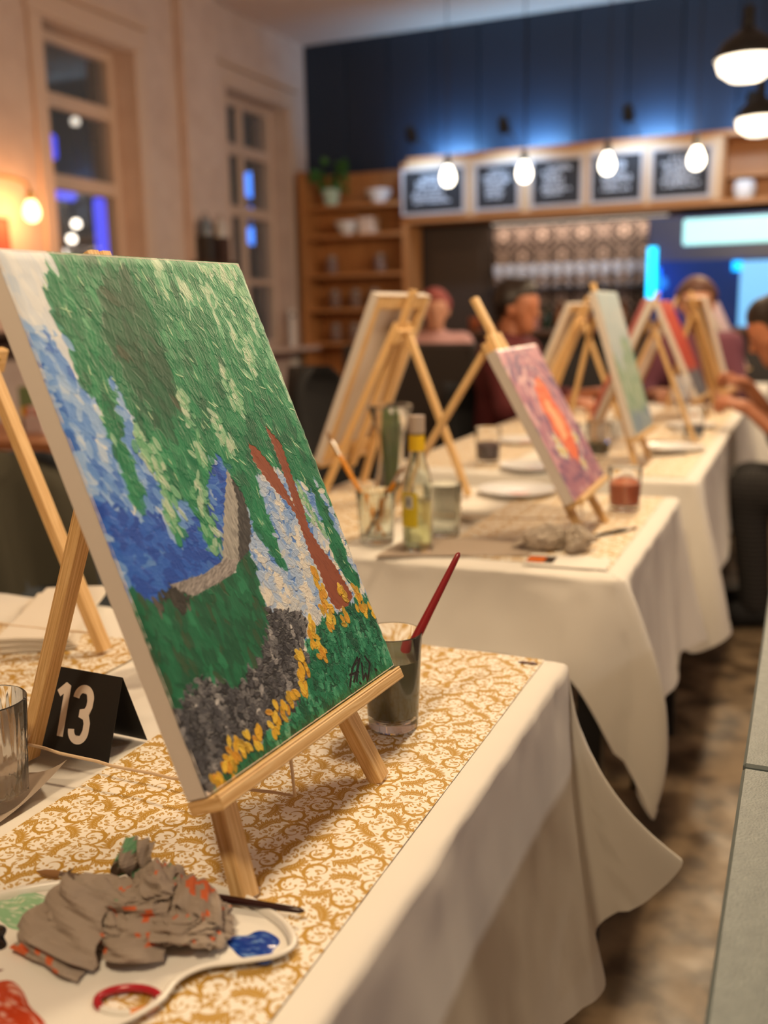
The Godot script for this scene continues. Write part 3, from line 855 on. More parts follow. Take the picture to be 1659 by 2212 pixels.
# ribs: [x, z on the table edge, outward shift x, z of the hem, drop of the hem, shift x, z half way down, part of the drop reached there]
func tablecloth(label: String, x0: float, x1: float, z0: float, z1: float, ribs: Array, seed_: int) -> void:
	var t := thing("tablecloth", label, "tablecloth", Vector3((x0 + x1) / 2, TOP, (z0 + z1) / 2), 0.0, "white cotton tablecloths")
	var org := t.position
	var nz := noise(5.0, seed_, 2); var nf := noise(16.0, seed_ + 3, 2); var ne := noise(9.0, seed_ + 6, 2)
	var T := []; var Mi := []; var B := []
	for r in ribs:
		var mx: float = r[5] if r.size() > 5 else r[2] * 0.36
		var mz: float = r[6] if r.size() > 5 else r[3] * 0.36
		var md: float = r[7] if r.size() > 7 else 0.5
		T.append(Vector3(r[0], TOP, r[1]))
		Mi.append(Vector3(r[0] + mx, TOP - r[4] * md, r[1] + mz))
		B.append(Vector3(r[0] + r[2], TOP - r[4], r[1] + r[3]))
	var n := ribs.size()
	var cols := []      # one column of points per step round the table
	for i in n:
		var len: float = maxf(B[i].distance_to(B[(i + 1) % n]), T[i].distance_to(T[(i + 1) % n]))
		var steps := clampi(int(len / 0.022), 8, 40)
		for k in steps:
			var f := float(k) / steps
			var tt: Vector3 = T[i].lerp(T[(i + 1) % n], f)
			var mm: Vector3 = Mi[i].cubic_interpolate(Mi[(i + 1) % n], Mi[(i + n - 1) % n], Mi[(i + 2) % n], f)
			var bb: Vector3 = B[i].cubic_interpolate(B[(i + 1) % n], B[(i + n - 1) % n], B[(i + 2) % n], f)
			cols.append([tt, mm, bb])
	cols.append(cols[0])
	var rows := []
	var mid := Vector3((x0 + x1) / 2, TOP, (z0 + z1) / 2)
	for inset in [9.0, 0.25, 0.05, 0.022, 0.010, 0.003]:
		var row := []
		for c in cols:
			var p: Vector3 = c[0]
			p.x = clampf(p.x, minf(x0 + inset, mid.x), maxf(x1 - inset, mid.x))
			p.z = clampf(p.z, minf(z1 + inset, mid.z), maxf(z0 - inset, mid.z))
			if inset < 0.06:
				p.y += 0.0009 * ne.get_noise_2d(p.x * 2, p.z * 2) - (0.0 if inset > 0.02 else (0.0012 if inset > 0.005 else 0.0045)) + (0.0008 if inset > 0.02 else 0.0)
			row.append(p - org)
		rows.append(row)
	var down := 24
	for j in range(1, down + 1):
		var q := pow(float(j) / down, 1.35)
		var row := []
		for c in cols:
			var ctl: Vector3 = c[1] * 2.0 - (c[0] + c[2]) * 0.5
			var p: Vector3 = c[0] * (1 - q) * (1 - q) + ctl * 2.0 * q * (1 - q) + c[2] * q * q
			var out := Vector3(p.x - mid.x, 0, p.z - mid.z)
			if absf(out.x) / (x1 - x0) > absf(out.z) / (z0 - z1): out = Vector3(signf(out.x), 0, 0.0)
			else: out = Vector3(0, 0, signf(out.z))
			p += out * (0.0025 + 0.010 * nz.get_noise_3d(p.x, p.y * 0.12, p.z) * sqrt(q) + 0.0016 * nf.get_noise_3d(p.x, p.y * 0.3, p.z) + 0.006 * clampf(q * 12.0, 0.0, 1.0) * maxf(0.0, 1.0 - q * 5.0) * ne.get_noise_2d(p.x * 1.2, p.z * 1.2))
			p.y -= 0.004 * minf(1.0, q * 40.0)
			row.append(p - org)
		rows.append(row)
	put("cloth", sheet(rows, func(_i, _j, p): return Vector2(p.x + p.z, p.y), true), M.linen, t)
	# the turned hem
	var hem := []
	for j in range(rows.size() - 2, rows.size()):
		var row := []
		for i in cols.size():
			var a: Vector3 = rows[j][i]; var b: Vector3 = rows[rows.size() - 2][i]; var c: Vector3 = rows[rows.size() - 1][i]
			var side: Vector3 = (rows[-1][(i + 1) % cols.size()] - rows[-1][maxi(i - 1, 0)]).cross(c - b).normalized()
			row.append(a + side * 0.0024)
		hem.append(row)
	put("hem", sheet(hem, func(_i, _j, p): return Vector2(p.x + p.z, p.y), true), M.linen, t)

func runner(label: String, x0: float, x1: float, z0: float, z1: float, seed_: int) -> void:
	var nz := noise(6.0, seed_, 2)
	var rows := []; var low := []
	var nx := 14; var ny := 40
	for j in ny + 1:
		var row := []
		for i in nx + 1:
			var x := lerpf(x0, x1, float(i) / nx); var z := lerpf(z0, z1, float(j) / ny)
			row.append(Vector3(x, TOP + 0.0026 + 0.0006 * nz.get_noise_2d(x, z), z))
		rows.append(row)
	var o := put("paper_runner", sheet(rows, func(_i, _j, p): return Vector2(p.x, p.z)), M.paper)
	tag(o, label, "paper runner", "gold-patterned paper runners")

# ------------------------------------------------------------------ glassware and small things
func tumbler(called: String, label: String, at: Vector3, r0: float, r1: float, h: float, ribs := 0, fill := 0.0, liquid: Color = Color(), group := "drinking glasses on the tables") -> Node3D:
	var t := thing(called, label, "glass", at, rng.randf() * TAU, group)
	var m := MB.new()
	var wall := 0.0017
	lathe(m, [Vector2(0, 0.0), Vector2(r0 * 0.88, 0.0), Vector2(r0, 0.003), Vector2(lerpf(r0, r1, 0.12), h * 0.12), Vector2(lerpf(r0, r1, 0.55), h * 0.55), Vector2(lerpf(r0, r1, 0.8), h * 0.80), Vector2(r1, h - 0.001), Vector2(r1 - wall * 0.5, h), Vector2(r1 - wall, h - 0.001), Vector2(lerpf(r0, r1, 0.5) - wall, h * 0.5), Vector2(r0 - wall, 0.016), Vector2(r0 * 0.8, 0.0115), Vector2(0, 0.0105)], 72 if ribs else 40, Transform3D(), ribs, 0.0014, h * 0.06, h * 0.72)
	put("glass", m, M.green_glass if ribs == 24 else M.glass, t)
	if fill > 0.0:
		m = MB.new()
		var e := 0.0013
		var rt := lerpf(r0, r1, fill) - e
		lathe(m, [Vector2(0, 0.0112), Vector2(r0 * 0.76, 0.0122), Vector2(r0 - e, 0.0168), Vector2(rt, h * fill), Vector2(0, h * fill + 0.0002)], 40)
		put("murky_water", m, mat(liquid, 0.12), t)
	return t

func brush(label: String, tip: Vector3, end: Vector3, handle: Material, thick := 0.0042, group := "paint brushes") -> Node3D:
	var t := thing("paint_brush", label, "brush", tip, 0.0, group)
	var v := end - tip
	var at := func(f: float) -> Vector3: return v * f
	var m := MB.new()
	tube(m, [at.call(0.0), at.call(0.03), at.call(0.07), at.call(0.10)], [0.0004, thick * 0.62, thick * 0.8, thick * 0.62], 10)
	put("bristles", m, M.bristle, t)
	m = MB.new()
	tube(m, [at.call(0.095), at.call(0.10), at.call(0.2), at.call(0.235)], [thick * 0.62, thick * 0.7, thick * 0.8, thick * 0.86], 12)
	put("ferrule", m, M.steel, t)
	m = MB.new()
	tube(m, [at.call(0.23), at.call(0.26), at.call(0.36), at.call(0.6), at.call(0.94), at.call(0.985), at.call(1.0)], [thick * 0.82, thick * 0.95, thick * 1.15, thick * 0.9, thick * 0.62, thick * 0.55, thick * 0.2], 12)
	put("handle", m, handle, t)
	return t

# a balled sheet: flat facets between folds, pressed dents, a thin skin
func crumple(m: MB, at: Vector3, r: Vector3, seed_: int, stains: Array, turn := 0.0, tone := Color(0.36, 0.295, 0.245)) -> void:
	var from := m.v.size()
	var rr := RandomNumberGenerator.new(); rr.seed = seed_
	var n1 := noise(0.9, seed_, 1); var n2 := noise(3.2, seed_ + 1, 2)
	var ns := noise(10.0, seed_ + 5, 2)
	var planes := []
	for k in 22:
		var y := 1.0 - 2.0 * (k + 0.5) / 22.0
		var a := k * 2.39996 + rr.randf() * 0.9
		var d := Vector3(cos(a) * sqrt(1.0 - y * y), y, sin(a) * sqrt(1.0 - y * y))
		planes.append([(d + Vector3(rr.randfn(0, 0.2), rr.randfn(0, 0.2), rr.randfn(0, 0.2))).normalized(), rr.randf_range(0.62, 1.0)])
	var rings := 40; var segs := 64
	var grid := []
	for j in rings + 1:
		var row := []
		for i in segs + 1:
			var a := TAU * (i % segs) / segs; var b := PI * j / rings - PI / 2
			var d := Vector3(cos(a) * cos(b), sin(b), sin(a) * cos(b))
			var f := 1.35
			for p in planes:
				var c: float = d.dot(p[0])
				if c > 0.2: f = minf(f, p[1] / c)
			# folds: sharp creases where the warped sheet doubles back
			var fold := absf(sin(6.0 * n1.get_noise_3dv(d) + 2.4 * d.dot(planes[3][0]) + seed_))
			f *= 0.80 + 0.24 * fold
			f += 0.05 * n2.get_noise_3dv(d)
			var p := (d * f * r).rotated(Vector3.UP, turn)
			p.y = maxf(p.y, -r.y * 0.6)
			row.append(at + p)
		grid.append(row)
	m.grp = FLAT
	for j in rings:
		for i in segs:
			var c: Vector3 = grid[j][i]
			var shade := tone
			for s in stains:
				if ns.get_noise_3dv(c * 7.0 + Vector3(s[0], 0, 0)) > s[1]: shade = s[2]
			m.col = shade
			m.quad(grid[j][i], grid[j][i + 1], grid[j + 1][i + 1], grid[j + 1][i])
	m.col = Color(1, 1, 1)
	m.orient(from)

# a loose fold of the sheet between two edges, bent over its middle
func fold_sheet(m: MB, a0: Vector3, a1: Vector3, b0: Vector3, b1: Vector3, lift: Vector3, seed_: int, shade: Color, stain: Color) -> void:
	var n := noise(22.0, seed_, 2)
	var g := []
	for j in 13:
		var row := []
		for i in 13:
			var u := i / 12.0; var v := j / 12.0
			var p := a0.lerp(a1, u).lerp(b0.lerp(b1, u), v)
			p += lift * sin(PI * v) * (0.75 + 0.35 * sin(u * 5.0 + seed_))
			p += lift.normalized() * 0.008 * absf(sin(u * 8.0 + v * 2.5 + seed_)) + Vector3(0.004, 0.004, 0.004) * n.get_noise_3dv(p)
			row.append(p)
		g.append(row)
	m.grp = FLAT
	for j in 12:
		for i in 12:
			m.col = stain if n.get_noise_3dv(g[j][i] * 2.0 + Vector3(4, 0, 0)) > 0.33 else shade
			m.quad(g[j][i], g[j][i + 1], g[j + 1][i + 1], g[j + 1][i])
	m.col = Color(1, 1, 1)

func stroke_shape(pts: PackedVector2Array, w: float) -> PackedVector2Array:
	return Geometry2D.offset_polyline(pts, w, Geometry2D.JOIN_ROUND, Geometry2D.END_ROUND)[0]

func arc(c: Vector2, rx: float, ry: float, a0: float, a1: float, n := 14) -> PackedVector2Array:
	var p := PackedVector2Array()
	for i in n + 1:
		var a := lerpf(a0, a1, float(i) / n)
		p.append(c + Vector2(cos(a) * rx, sin(a) * ry))
	return p

# ------------------------------------------------------------------ people: joined capsules meshed as surface nets
func blend_body(bones: Array, cell: float, k := 0.018) -> Array:
	var lo := Vector3.ONE * 1e9; var hi := -lo
	for b in bones:
		var r: float = maxf(b[2], b[3]) + 0.03
		for p in [b[0], b[1]]:
			lo = lo.min(p - Vector3.ONE * r); hi = hi.max(p + Vector3.ONE * r)
	var nx := int((hi.x - lo.x) / cell) + 2; var ny := int((hi.y - lo.y) / cell) + 2; var nz := int((hi.z - lo.z) / cell) + 2
	var f := PackedFloat32Array(); f.resize(nx * ny * nz)
	for b in bones:
		var p0: Vector3 = b[0]; var p1: Vector3 = b[1]
		var r0: float = b[2]; var r1: float = b[3]
		var m: float = maxf(r0, r1) + k * 4.0
		var l: Vector3 = (p0.min(p1) - Vector3.ONE * m - lo) / cell
		var h: Vector3 = (p0.max(p1) + Vector3.ONE * m - lo) / cell
		var v := p1 - p0; var vv := maxf(v.length_squared(), 1e-9)
		for z in range(maxi(0, int(l.z)), mini(nz, int(h.z) + 2)):
			for y in range(maxi(0, int(l.y)), mini(ny, int(h.y) + 2)):
				for x in range(maxi(0, int(l.x)), mini(nx, int(h.x) + 2)):
					var p := lo + Vector3(x, y, z) * cell - p0
					var t := clampf(p.dot(v) / vv, 0.0, 1.0)
					var d := (p - v * t).length() - lerpf(r0, r1, t)
					if d < k * 4.0: f[(z * ny + y) * nx + x] += exp(-d / k)
	# inside where the sum exceeds one
	var id := PackedInt32Array(); id.resize(nx * ny * nz); id.fill(-1)
	var verts := PackedVector3Array()
	var sx := 1; var sy := nx; var sz := nx * ny
	var corner := [0, sx, sy, sx + sy, sz, sz + sx, sz + sy, sz + sx + sy]
	var at := [Vector3(0, 0, 0), Vector3(1, 0, 0), Vector3(0, 1, 0), Vector3(1, 1, 0), Vector3(0, 0, 1), Vector3(1, 0, 1), Vector3(0, 1, 1), Vector3(1, 1, 1)]
	var edges := [[0, 1], [2, 3], [4, 5], [6, 7], [0, 2], [1, 3], [4, 6], [5, 7], [0, 4], [1, 5], [2, 6], [3, 7]]
	for z in nz - 1:
		for y in ny - 1:
			for x in nx - 1:
				var i := (z * ny + y) * nx + x
				var n := 0
				for c in corner:
					if f[i + c] > 1.0: n += 1
				if n == 0 or n == 8: continue
				var sum := Vector3.ZERO; var cnt := 0
				for e in edges:
					var a := f[i + corner[e[0]]]; var b := f[i + corner[e[1]]]
					if (a > 1.0) != (b > 1.0):
						var la := log(maxf(a, 1e-3)); var lb := log(maxf(b, 1e-3))
						sum += at[e[0]].lerp(at[e[1]], la / (la - lb)); cnt += 1
				id[i] = verts.size()
				verts.append(lo + (Vector3(x, y, z) + sum / cnt) * cell)
	var ix := PackedInt32Array()
	for z in range(1, nz - 1):
		for y in range(1, ny - 1):
			for x in range(1, nx - 1):
				var i := (z * ny + y) * nx + x
				var s := f[i] > 1.0
				for ax in [[sx, sy, sz], [sy, sz, sx], [sz, sx, sy]]:
					if (f[i + ax[0]] > 1.0) != s:
						var q := [id[i - ax[1] - ax[2]], id[i - ax[2]], id[i], id[i - ax[1]]]
						if q.min() < 0: continue
						if s: ix.append_array([q[0], q[2], q[1], q[0], q[3], q[2]])
						else: ix.append_array([q[0], q[1], q[2], q[0], q[2], q[3]])
	return [verts, ix]

func body_mesh(lots: Array) -> ArrayMesh:      # lots: [bones, cell] or [bones, cell, k]
	var st := SurfaceTool.new()
	st.begin(Mesh.PRIMITIVE_TRIANGLES)
	st.set_smooth_group(0)
	var base := 0
	for lot in lots:
		var r := blend_body(lot[0], lot[1], lot[2] if lot.size() > 2 else 0.018)
		for v in r[0]: st.add_vertex(v)
		for i in r[1]: st.add_index(base + i)
		base += r[0].size()
	st.generate_normals()
	return st.commit()

func V(x: float, y: float, z: float) -> Vector3: return Vector3(x, y, z)

func hand_bones(wrist: Vector3, dir: Vector3, out: Vector3, palm: Vector3) -> Array:
	# wrist, direction of the fingers, direction of the thumb side, direction the palm faces
	var b := []
	dir = dir.normalized(); out = out.normalized(); palm = palm.normalized()
	var k := wrist + dir * 0.085
	b.append([wrist, wrist + dir * 0.03, 0.024, 0.026])
	var across := [0.03, 0.01, -0.01, -0.029]
	var lens := [0.068, 0.077, 0.071, 0.055]
	for i in 4:
		var a: Vector3 = k + out * across[i] - dir * (0.008 if i == 3 else 0.0)
		b.append([wrist + dir * 0.02 + out * across[i] * 0.6, a, 0.017, 0.0125])
		var m: Vector3 = a + (dir * 0.85 + palm * 0.35) * lens[i] * 0.48
		var n: Vector3 = m + (dir * 0.35 + palm * 0.9) * lens[i] * 0.33
		b.append([a, m, 0.0105, 0.0092]); b.append([m, n, 0.0092, 0.0082]); b.append([n, n + (palm * 0.95 - dir * 0.15) * lens[i] * 0.26, 0.0082, 0.007])
	var t0 := wrist + dir * 0.02 + out * 0.022
	var t1 := t0 + (out * 0.75 + dir * 0.65 + palm * 0.25) * 0.036
	var t2 := t1 + (dir * 0.85 + palm * 0.4 + out * 0.1) * 0.030
	b.append([t0, t1, 0.016, 0.012]); b.append([t1, t2, 0.0115, 0.0095]); b.append([t2, t2 + (dir * 0.8 + palm * 0.5) * 0.022, 0.0095, 0.008])
	return b

# a seated figure facing +z; returns the meshes of its body, top, trousers, shoes and hair
func seated(lean: float, tilt: float, hl: Vector3, hr: Vector3, long_hair: bool) -> Dictionary:
	var pel := V(0, 0.55, 0)
	var up := V(0, cos(lean), sin(lean))
	var waist := pel + up * 0.16; var chest := pel + up * 0.36; var neck := pel + up * 0.52
	var head := neck + V(0, cos(lean + tilt), sin(lean + tilt)) * 0.165
	var hu := V(0, cos(lean * 0.4 + tilt), sin(lean * 0.4 + tilt)); var hf := V(0, -hu.z, hu.y)
	var sh := [neck - up * 0.055 + V(-0.175, 0, 0), neck - up * 0.055 + V(0.175, 0, 0)]
	var hand := [hl, hr]
	var arms := []; var sleeves := []; var hands := []
	for i in 2:
		var s: Vector3 = sh[i]; var w: Vector3 = hand[i]
		var mid := (s + w) * 0.5
		var half := s.distance_to(w) * 0.5
		var drop := sqrt(maxf(0.0025, 0.28 * 0.28 - half * half))
		var bend := (V(-0.45 if i == 0 else 0.45, -1.0, -0.35) - (w - s).normalized() * V(-0.45 if i == 0 else 0.45, -1.0, -0.35).dot((w - s).normalized())).normalized()
		var el := mid + bend * drop
		arms.append([s, el, 0.046, 0.037]); arms.append([el, w, 0.037, 0.025])
		sleeves.append([s, el, 0.060, 0.052]); sleeves.append([el, el.lerp(w, 0.35), 0.052, 0.048])
		hands += hand_bones(w, (w - el).normalized() * 0.8 + V(0, -0.15, 0.4), V(1 if i == 0 else -1, 0.25, 0.15), V(0, -1, 0.1))
	var trunk := [[pel, waist, 0.135, 0.12], [waist, chest, 0.12, 0.13], [chest + V(-0.06, 0, 0), chest + V(0.06, 0, 0), 0.12, 0.12], [chest, neck - up * 0.06, 0.12, 0.085], [sh[0], sh[1], 0.058, 0.058], [neck - up * 0.05, neck + hu * 0.07, 0.055, 0.052]]
	var legs := []; var shoes := []
	for s in [-1.0, 1.0]:
		var hip := pel + V(0.085 * s, -0.02, 0.02)
		var knee := V(0.10 * s, 0.53, 0.45); var ank := V(0.10 * s, 0.09, 0.40)
		legs.append([hip, knee, 0.088, 0.06]); legs.append([knee, ank, 0.058, 0.038])
		shoes.append([ank + V(0, -0.035, -0.03), ank + V(0, -0.045, 0.06), 0.044, 0.042]); shoes.append([ank + V(0, -0.045, 0.06), ank + V(0, -0.052, 0.15), 0.042, 0.034])
	# head: skull, cheeks, jaw, brow, nose, ears, lips
	var hd := func(x: float, y: float, z: float) -> Vector3: return head + V(x, 0, 0) + hu * y + hf * z
	var skull := [[hd.call(0, 0.03, -0.025), hd.call(0, 0.035, 0.025), 0.082, 0.074], [hd.call(0, -0.02, 0.03), hd.call(0, -0.085, 0.052), 0.062, 0.034], [hd.call(-0.035, -0.02, 0.045), hd.call(-0.018, -0.075, 0.055), 0.034, 0.028], [hd.call(0.035, -0.02, 0.045), hd.call(0.018, -0.075, 0.055), 0.034, 0.028],
		[hd.call(-0.035, 0.022, 0.078), hd.call(0.035, 0.022, 0.078), 0.014, 0.014], [hd.call(0, 0.012, 0.09), hd.call(0, -0.026, 0.112), 0.008, 0.013], [hd.call(-0.016, -0.058, 0.086), hd.call(0.016, -0.058, 0.086), 0.0085, 0.0085], [hd.call(0, -0.09, 0.07), hd.call(0, -0.092, 0.074), 0.02, 0.02],
		[hd.call(-0.08, 0.0, 0.0), hd.call(-0.083, -0.03, 0.006), 0.014, 0.009], [hd.call(0.08, 0.0, 0.0), hd.call(0.083, -0.03, 0.006), 0.014, 0.009], [hd.call(0, -0.05, -0.03), neck, 0.05, 0.053]]
	var hair := [[hd.call(0, 0.055, -0.035), hd.call(0, 0.068, 0.02), 0.086, 0.072], [hd.call(-0.045, 0.03, -0.03), hd.call(0.045, 0.03, -0.03), 0.062, 0.062], [hd.call(0, -0.01, -0.06), hd.call(0, -0.05, -0.06), 0.06, 0.05]]
	if long_hair:
		for s in [-1.0, 1.0]: hair.append([hd.call(0.062 * s, 0.03, -0.02), hd.call(0.07 * s, -0.14, -0.03), 0.034, 0.026])
		hair.append([hd.call(0, -0.03, -0.07), hd.call(0, -0.2, -0.075), 0.06, 0.05])
	var fat := func(list: Array, by: float) -> Array:
		var o := []
		for b in list: o.append([b[0], b[1], b[2] + by, b[3] + by])
		return o
	var shirt: Array = fat.call(trunk.slice(0, 5), 0.012) + sleeves + [[neck - up * 0.05, neck - up * 0.01, 0.068, 0.062]]
	return {"body": body_mesh([[trunk + arms + legs, 0.018], [skull, 0.007, 0.009], [hands, 0.0055, 0.0035]]), "top": body_mesh([[shirt, 0.018]]), "trousers": body_mesh([[fat.call(legs, 0.012) + [[pel + V(0, -0.02, 0), waist, 0.152, 0.138]], 0.018]]), "shoes": body_mesh([[shoes, 0.014, 0.01]]), "hair": body_mesh([[hair, 0.010, 0.012]]),
		"eyes": [hd.call(-0.031, 0.006, 0.083), hd.call(0.031, 0.006, 0.083)], "mouth": [hd.call(-0.021, -0.058, 0.090), hd.call(0, -0.056, 0.0955), hd.call(0.021, -0.058, 0.090)]}

func person(label: String, at: Vector3, turn: float, parts: Dictionary, skin: Material, top: Material, trousers: Material, hair: Material) -> void:
	var t := thing("person", label, "person", at, turn, "people painting at the tables")
	var body := put("body", parts.body, skin, t)
	put("top", parts.top, top, t)
	put("trousers", parts.trousers, trousers, t)
	put("shoes", parts.shoes, M.black_cloth, t)
	put("hair", parts.hair, hair, t)
	for e in parts.eyes:
		var white := SphereMesh.new(); white.radius = 0.0105; white.height = 0.021; white.radial_segments = 16; white.rings = 8
		var o := put("eye", white, M.eye, body); o.position = e
	var m := MB.new()
	tube(m, parts.mouth, [0.003, 0.0055, 0.003], 8)
	put("lips", m, M.lip, body)

func _ready() -> void:
	rng.seed = 11
	# ---- camera
	var cam := Camera3D.new()
	cam.name = "camera"
	add_child(cam)
	var lens := CameraAttributesPhysical.new()
	lens.frustum_focal_length = 35.0
	lens.exposure_aperture = 3.2          # an opening of about 11 mm
	lens.frustum_focus_distance = 0.93
	lens.frustum_near = 0.05; lens.frustum_far = 120.0
	cam.attributes = lens
	cam.fov = rad_to_deg(2.0 * atan(1106.0 / 2090.0))
	cam.near = 0.05; cam.far = 120.0
	cam.transform = Transform3D(Basis(CAM_X, CAM_Y, CAM_Z), Vector3(0, TOP + 0.45, 0))
	cam.current = true
	# ---- night outside, exposure
	var we := WorldEnvironment.new()
	we.name = "surroundings"
	var env := Environment.new()
	env.background_mode = Environment.BG_COLOR
	env.background_color = rgb(22, 25, 34)
	env.tonemap_mode = Environment.TONE_MAPPER_LINEAR
	env.tonemap_exposure = 1.0
	env.sdfgi_enabled = true; env.ssao_enabled = true; env.ssil_enabled = true
	we.environment = env
	add_child(we)

	make_materials()
	build_room()
	build_back_of_room()
	build_lamps()
	build_near_table()
	build_second_table()
	build_far_tables()
	build_left_side()
	build_people()

func omni(at: Vector3, color: Color, energy: float, size: float, parent: Node) -> void:
	var l := OmniLight3D.new()
	l.name = "light"
	l.light_color = color; l.light_energy = energy; l.light_size = size
	l.omni_range = 16.0; l.omni_attenuation = 2.0
	l.shadow_enabled = true
	parent.add_child(l, true)
	l.position = at

# ------------------------------------------------------------------ the shell
const WARM := Color(1.0, 0.88, 0.71)
const XL := -4.2
const ZB := -8.05
const HIGH := 3.51

func build_room() -> void:
	var m := MB.new()
	box(m, Vector3(0, -0.05, -2.4), Vector3(9.6, 0.1, 12.2), 0.0)
	var concrete := mat(Color(1, 1, 1), 0.5)
	concrete.albedo_texture = noise_tex(0.010, 31, [[0.0, rgb(66, 54, 42)], [0.34, rgb(94, 78, 60)], [0.5, rgb(122, 103, 80)], [0.7, rgb(142, 121, 95)], [1.0, rgb(156, 135, 107)]], 1024, 6)
	concrete.roughness_texture = noise_tex(0.02, 32, [[0.0, Color(0.55, 0.55, 0.55)], [1.0, Color(1, 1, 1)]], 512, 3)
	box_map(concrete, 0.55)
	structure("floor", m, concrete)
	m = MB.new()
	box(m, Vector3(0, HIGH + 0.06, -2.4), Vector3(9.6, 0.12, 12.2), 0.0)
	structure("ceiling", m, mat(rgb(228, 206, 194), 0.9))
	var plaster := box_map(mat(Color(1, 1, 1), 0.85), 0.9)
	plaster.albedo_texture = noise_tex(0.008, 36, [[0.0, rgb(204, 182, 172)], [0.5, rgb(212, 191, 181)], [1.0, rgb(218, 198, 188)]], 512, 4)
	# window wall with two tall openings
	m = MB.new()
	var spans := [[3.7, -4.77], [-5.62, -6.72], [-7.70, ZB - 0.3]]
	for s in spans: box(m, Vector3(XL - 0.15, HIGH / 2, (s[0] + s[1]) / 2), Vector3(0.3, HIGH, s[0] - s[1]), 0.0)
	for s in [[-4.77, -5.62], [-6.72, -7.70]]:
		box(m, Vector3(XL - 0.15, 0.475, (s[0] + s[1]) / 2), Vector3(0.3, 0.95, s[0] - s[1]), 0.0)
		box(m, Vector3(XL - 0.15, (HIGH + 2.93) / 2, (s[0] + s[1]) / 2), Vector3(0.3, HIGH - 2.93, s[0] - s[1]), 0.0)
	box(m, Vector3(XL + 0.035, HIGH / 2, -6.34), Vector3(0.07, HIGH, 0.46), 0.008)
	structure("wall_left", m, plaster)
	m = MB.new()
	box(m, Vector3(4.5, HIGH / 2, -2.4), Vector3(0.3, HIGH, 12.2), 0.0)
	structure("wall_right", m, plaster)
	m = MB.new()
	box(m, Vector3(0, HIGH / 2, 3.65), Vector3(9.6, HIGH, 0.3), 0.0)
	structure("wall_front", m, plaster)
	# back wall of dark blue boards
	var wall := Node3D.new()
	wall.name = "wall_back"; add_child(wall); wall.set_meta("kind", "structure")
	m = MB.new()
	box(m, Vector3(0, HIGH / 2, ZB - 0.19), Vector3(9.6, HIGH, 0.3), 0.0)
	put("wall_body", m, mat(rgb(24, 34, 54), 0.8), wall)
	var navy := [mat(rgb(27, 43, 64), 0.55), mat(rgb(25, 40, 60), 0.55)]
	var board := MB.new()
	box(board, Vector3.ZERO, Vector3(0.392, HIGH, 0.04), 0.003)
	var bm := board.mesh()
	for k in 22:
		var o := put("board", bm, navy[k % 2], wall)
		o.position = Vector3(XL + 0.2 + k * 0.4, HIGH / 2, ZB - 0.02)
	# baseboard under the windows
	m = MB.new()
	box(m, Vector3(XL + 0.011, 0.06, -2.2), Vector3(0.022, 0.12, 11.5), 0.004)
	structure("baseboard_left", m, mat(rgb(214, 196, 180), 0.5))
	window(1, -4.77, -5.62, 1)
	window(2, -6.72, -7.70, 2)
	build_street()

func window(n: int, za: float, zb: float, lights: int) -> void:
	var w := Node3D.new()
	w.name = "window_%d" % n
	add_child(w); w.set_meta("kind", "structure")
	var frame := mat(rgb(214, 190, 174), 0.45)
	var zc := (za + zb) / 2; var wide := za - zb
	var x := XL - 0.18
	var m := MB.new()
	for z in [za - 0.03, zb + 0.03]: box(m, Vector3(x, 1.94, z), Vector3(0.07, 1.98, 0.06), 0.006)
	for y in [0.98, 2.90]: box(m, Vector3(x, y, zc), Vector3(0.07, 0.06, wide - 0.12), 0.006)
	put("window_frame", m, frame, w)
	for y in [2.54, 2.06, 1.50]:
		m = MB.new()
		box(m, Vector3(x, y, zc), Vector3(0.06, 0.09 if y > 2 else 0.05, wide - 0.12), 0.006)
		put("glazing_bar", m, frame, w)
	if lights == 2:
		m = MB.new()
		box(m, Vector3(x, 1.94, zc), Vector3(0.058, 1.86, 0.06), 0.006)
		put("glazing_bar", m, frame, w)
	var pane := mat(Color(0.9, 0.95, 1.0, 0.06), 0.0)
	pane.transparency = BaseMaterial3D.TRANSPARENCY_ALPHA
	var ys := [1.01, 1.475, 1.525, 2.015, 2.105, 2.495, 2.585, 2.87]
	for k in 4:
		for c in lights:
			var z0 := za - 0.06; var z1 := zb + 0.06
			if lights == 2:
				if c == 0: z1 = zc + 0.03
				else: z0 = zc - 0.03
			m = MB.new()
			box(m, Vector3(x, (ys[2 * k] + ys[2 * k + 1]) / 2, (z0 + z1) / 2), Vector3(0.005, ys[2 * k + 1] - ys[2 * k] + 0.006, z0 - z1 + 0.006), 0.0)
			put("pane", m, pane, w)
	m = MB.new()
	box(m, Vector3(XL + 0.03, 0.935, zc), Vector3(0.42, 0.035, wide + 0.16), 0.008)
	put("window_sill", m, frame, w)
	# casing round the opening
	m = MB.new()
	for z in [za + 0.055, zb - 0.055]: box(m, Vector3(XL + 0.0125, 1.945, z), Vector3(0.025, 1.988, 0.11), 0.006)
	box(m, Vector3(XL + 0.0125, 3.01, zc), Vector3(0.025, 0.14, wide + 0.24), 0.006)
	box(m, Vector3(XL + 0.03, 3.101, zc), Vector3(0.06, 0.04, wide + 0.24), 0.003)
	var t := structure("trim_%d" % n, m, frame)

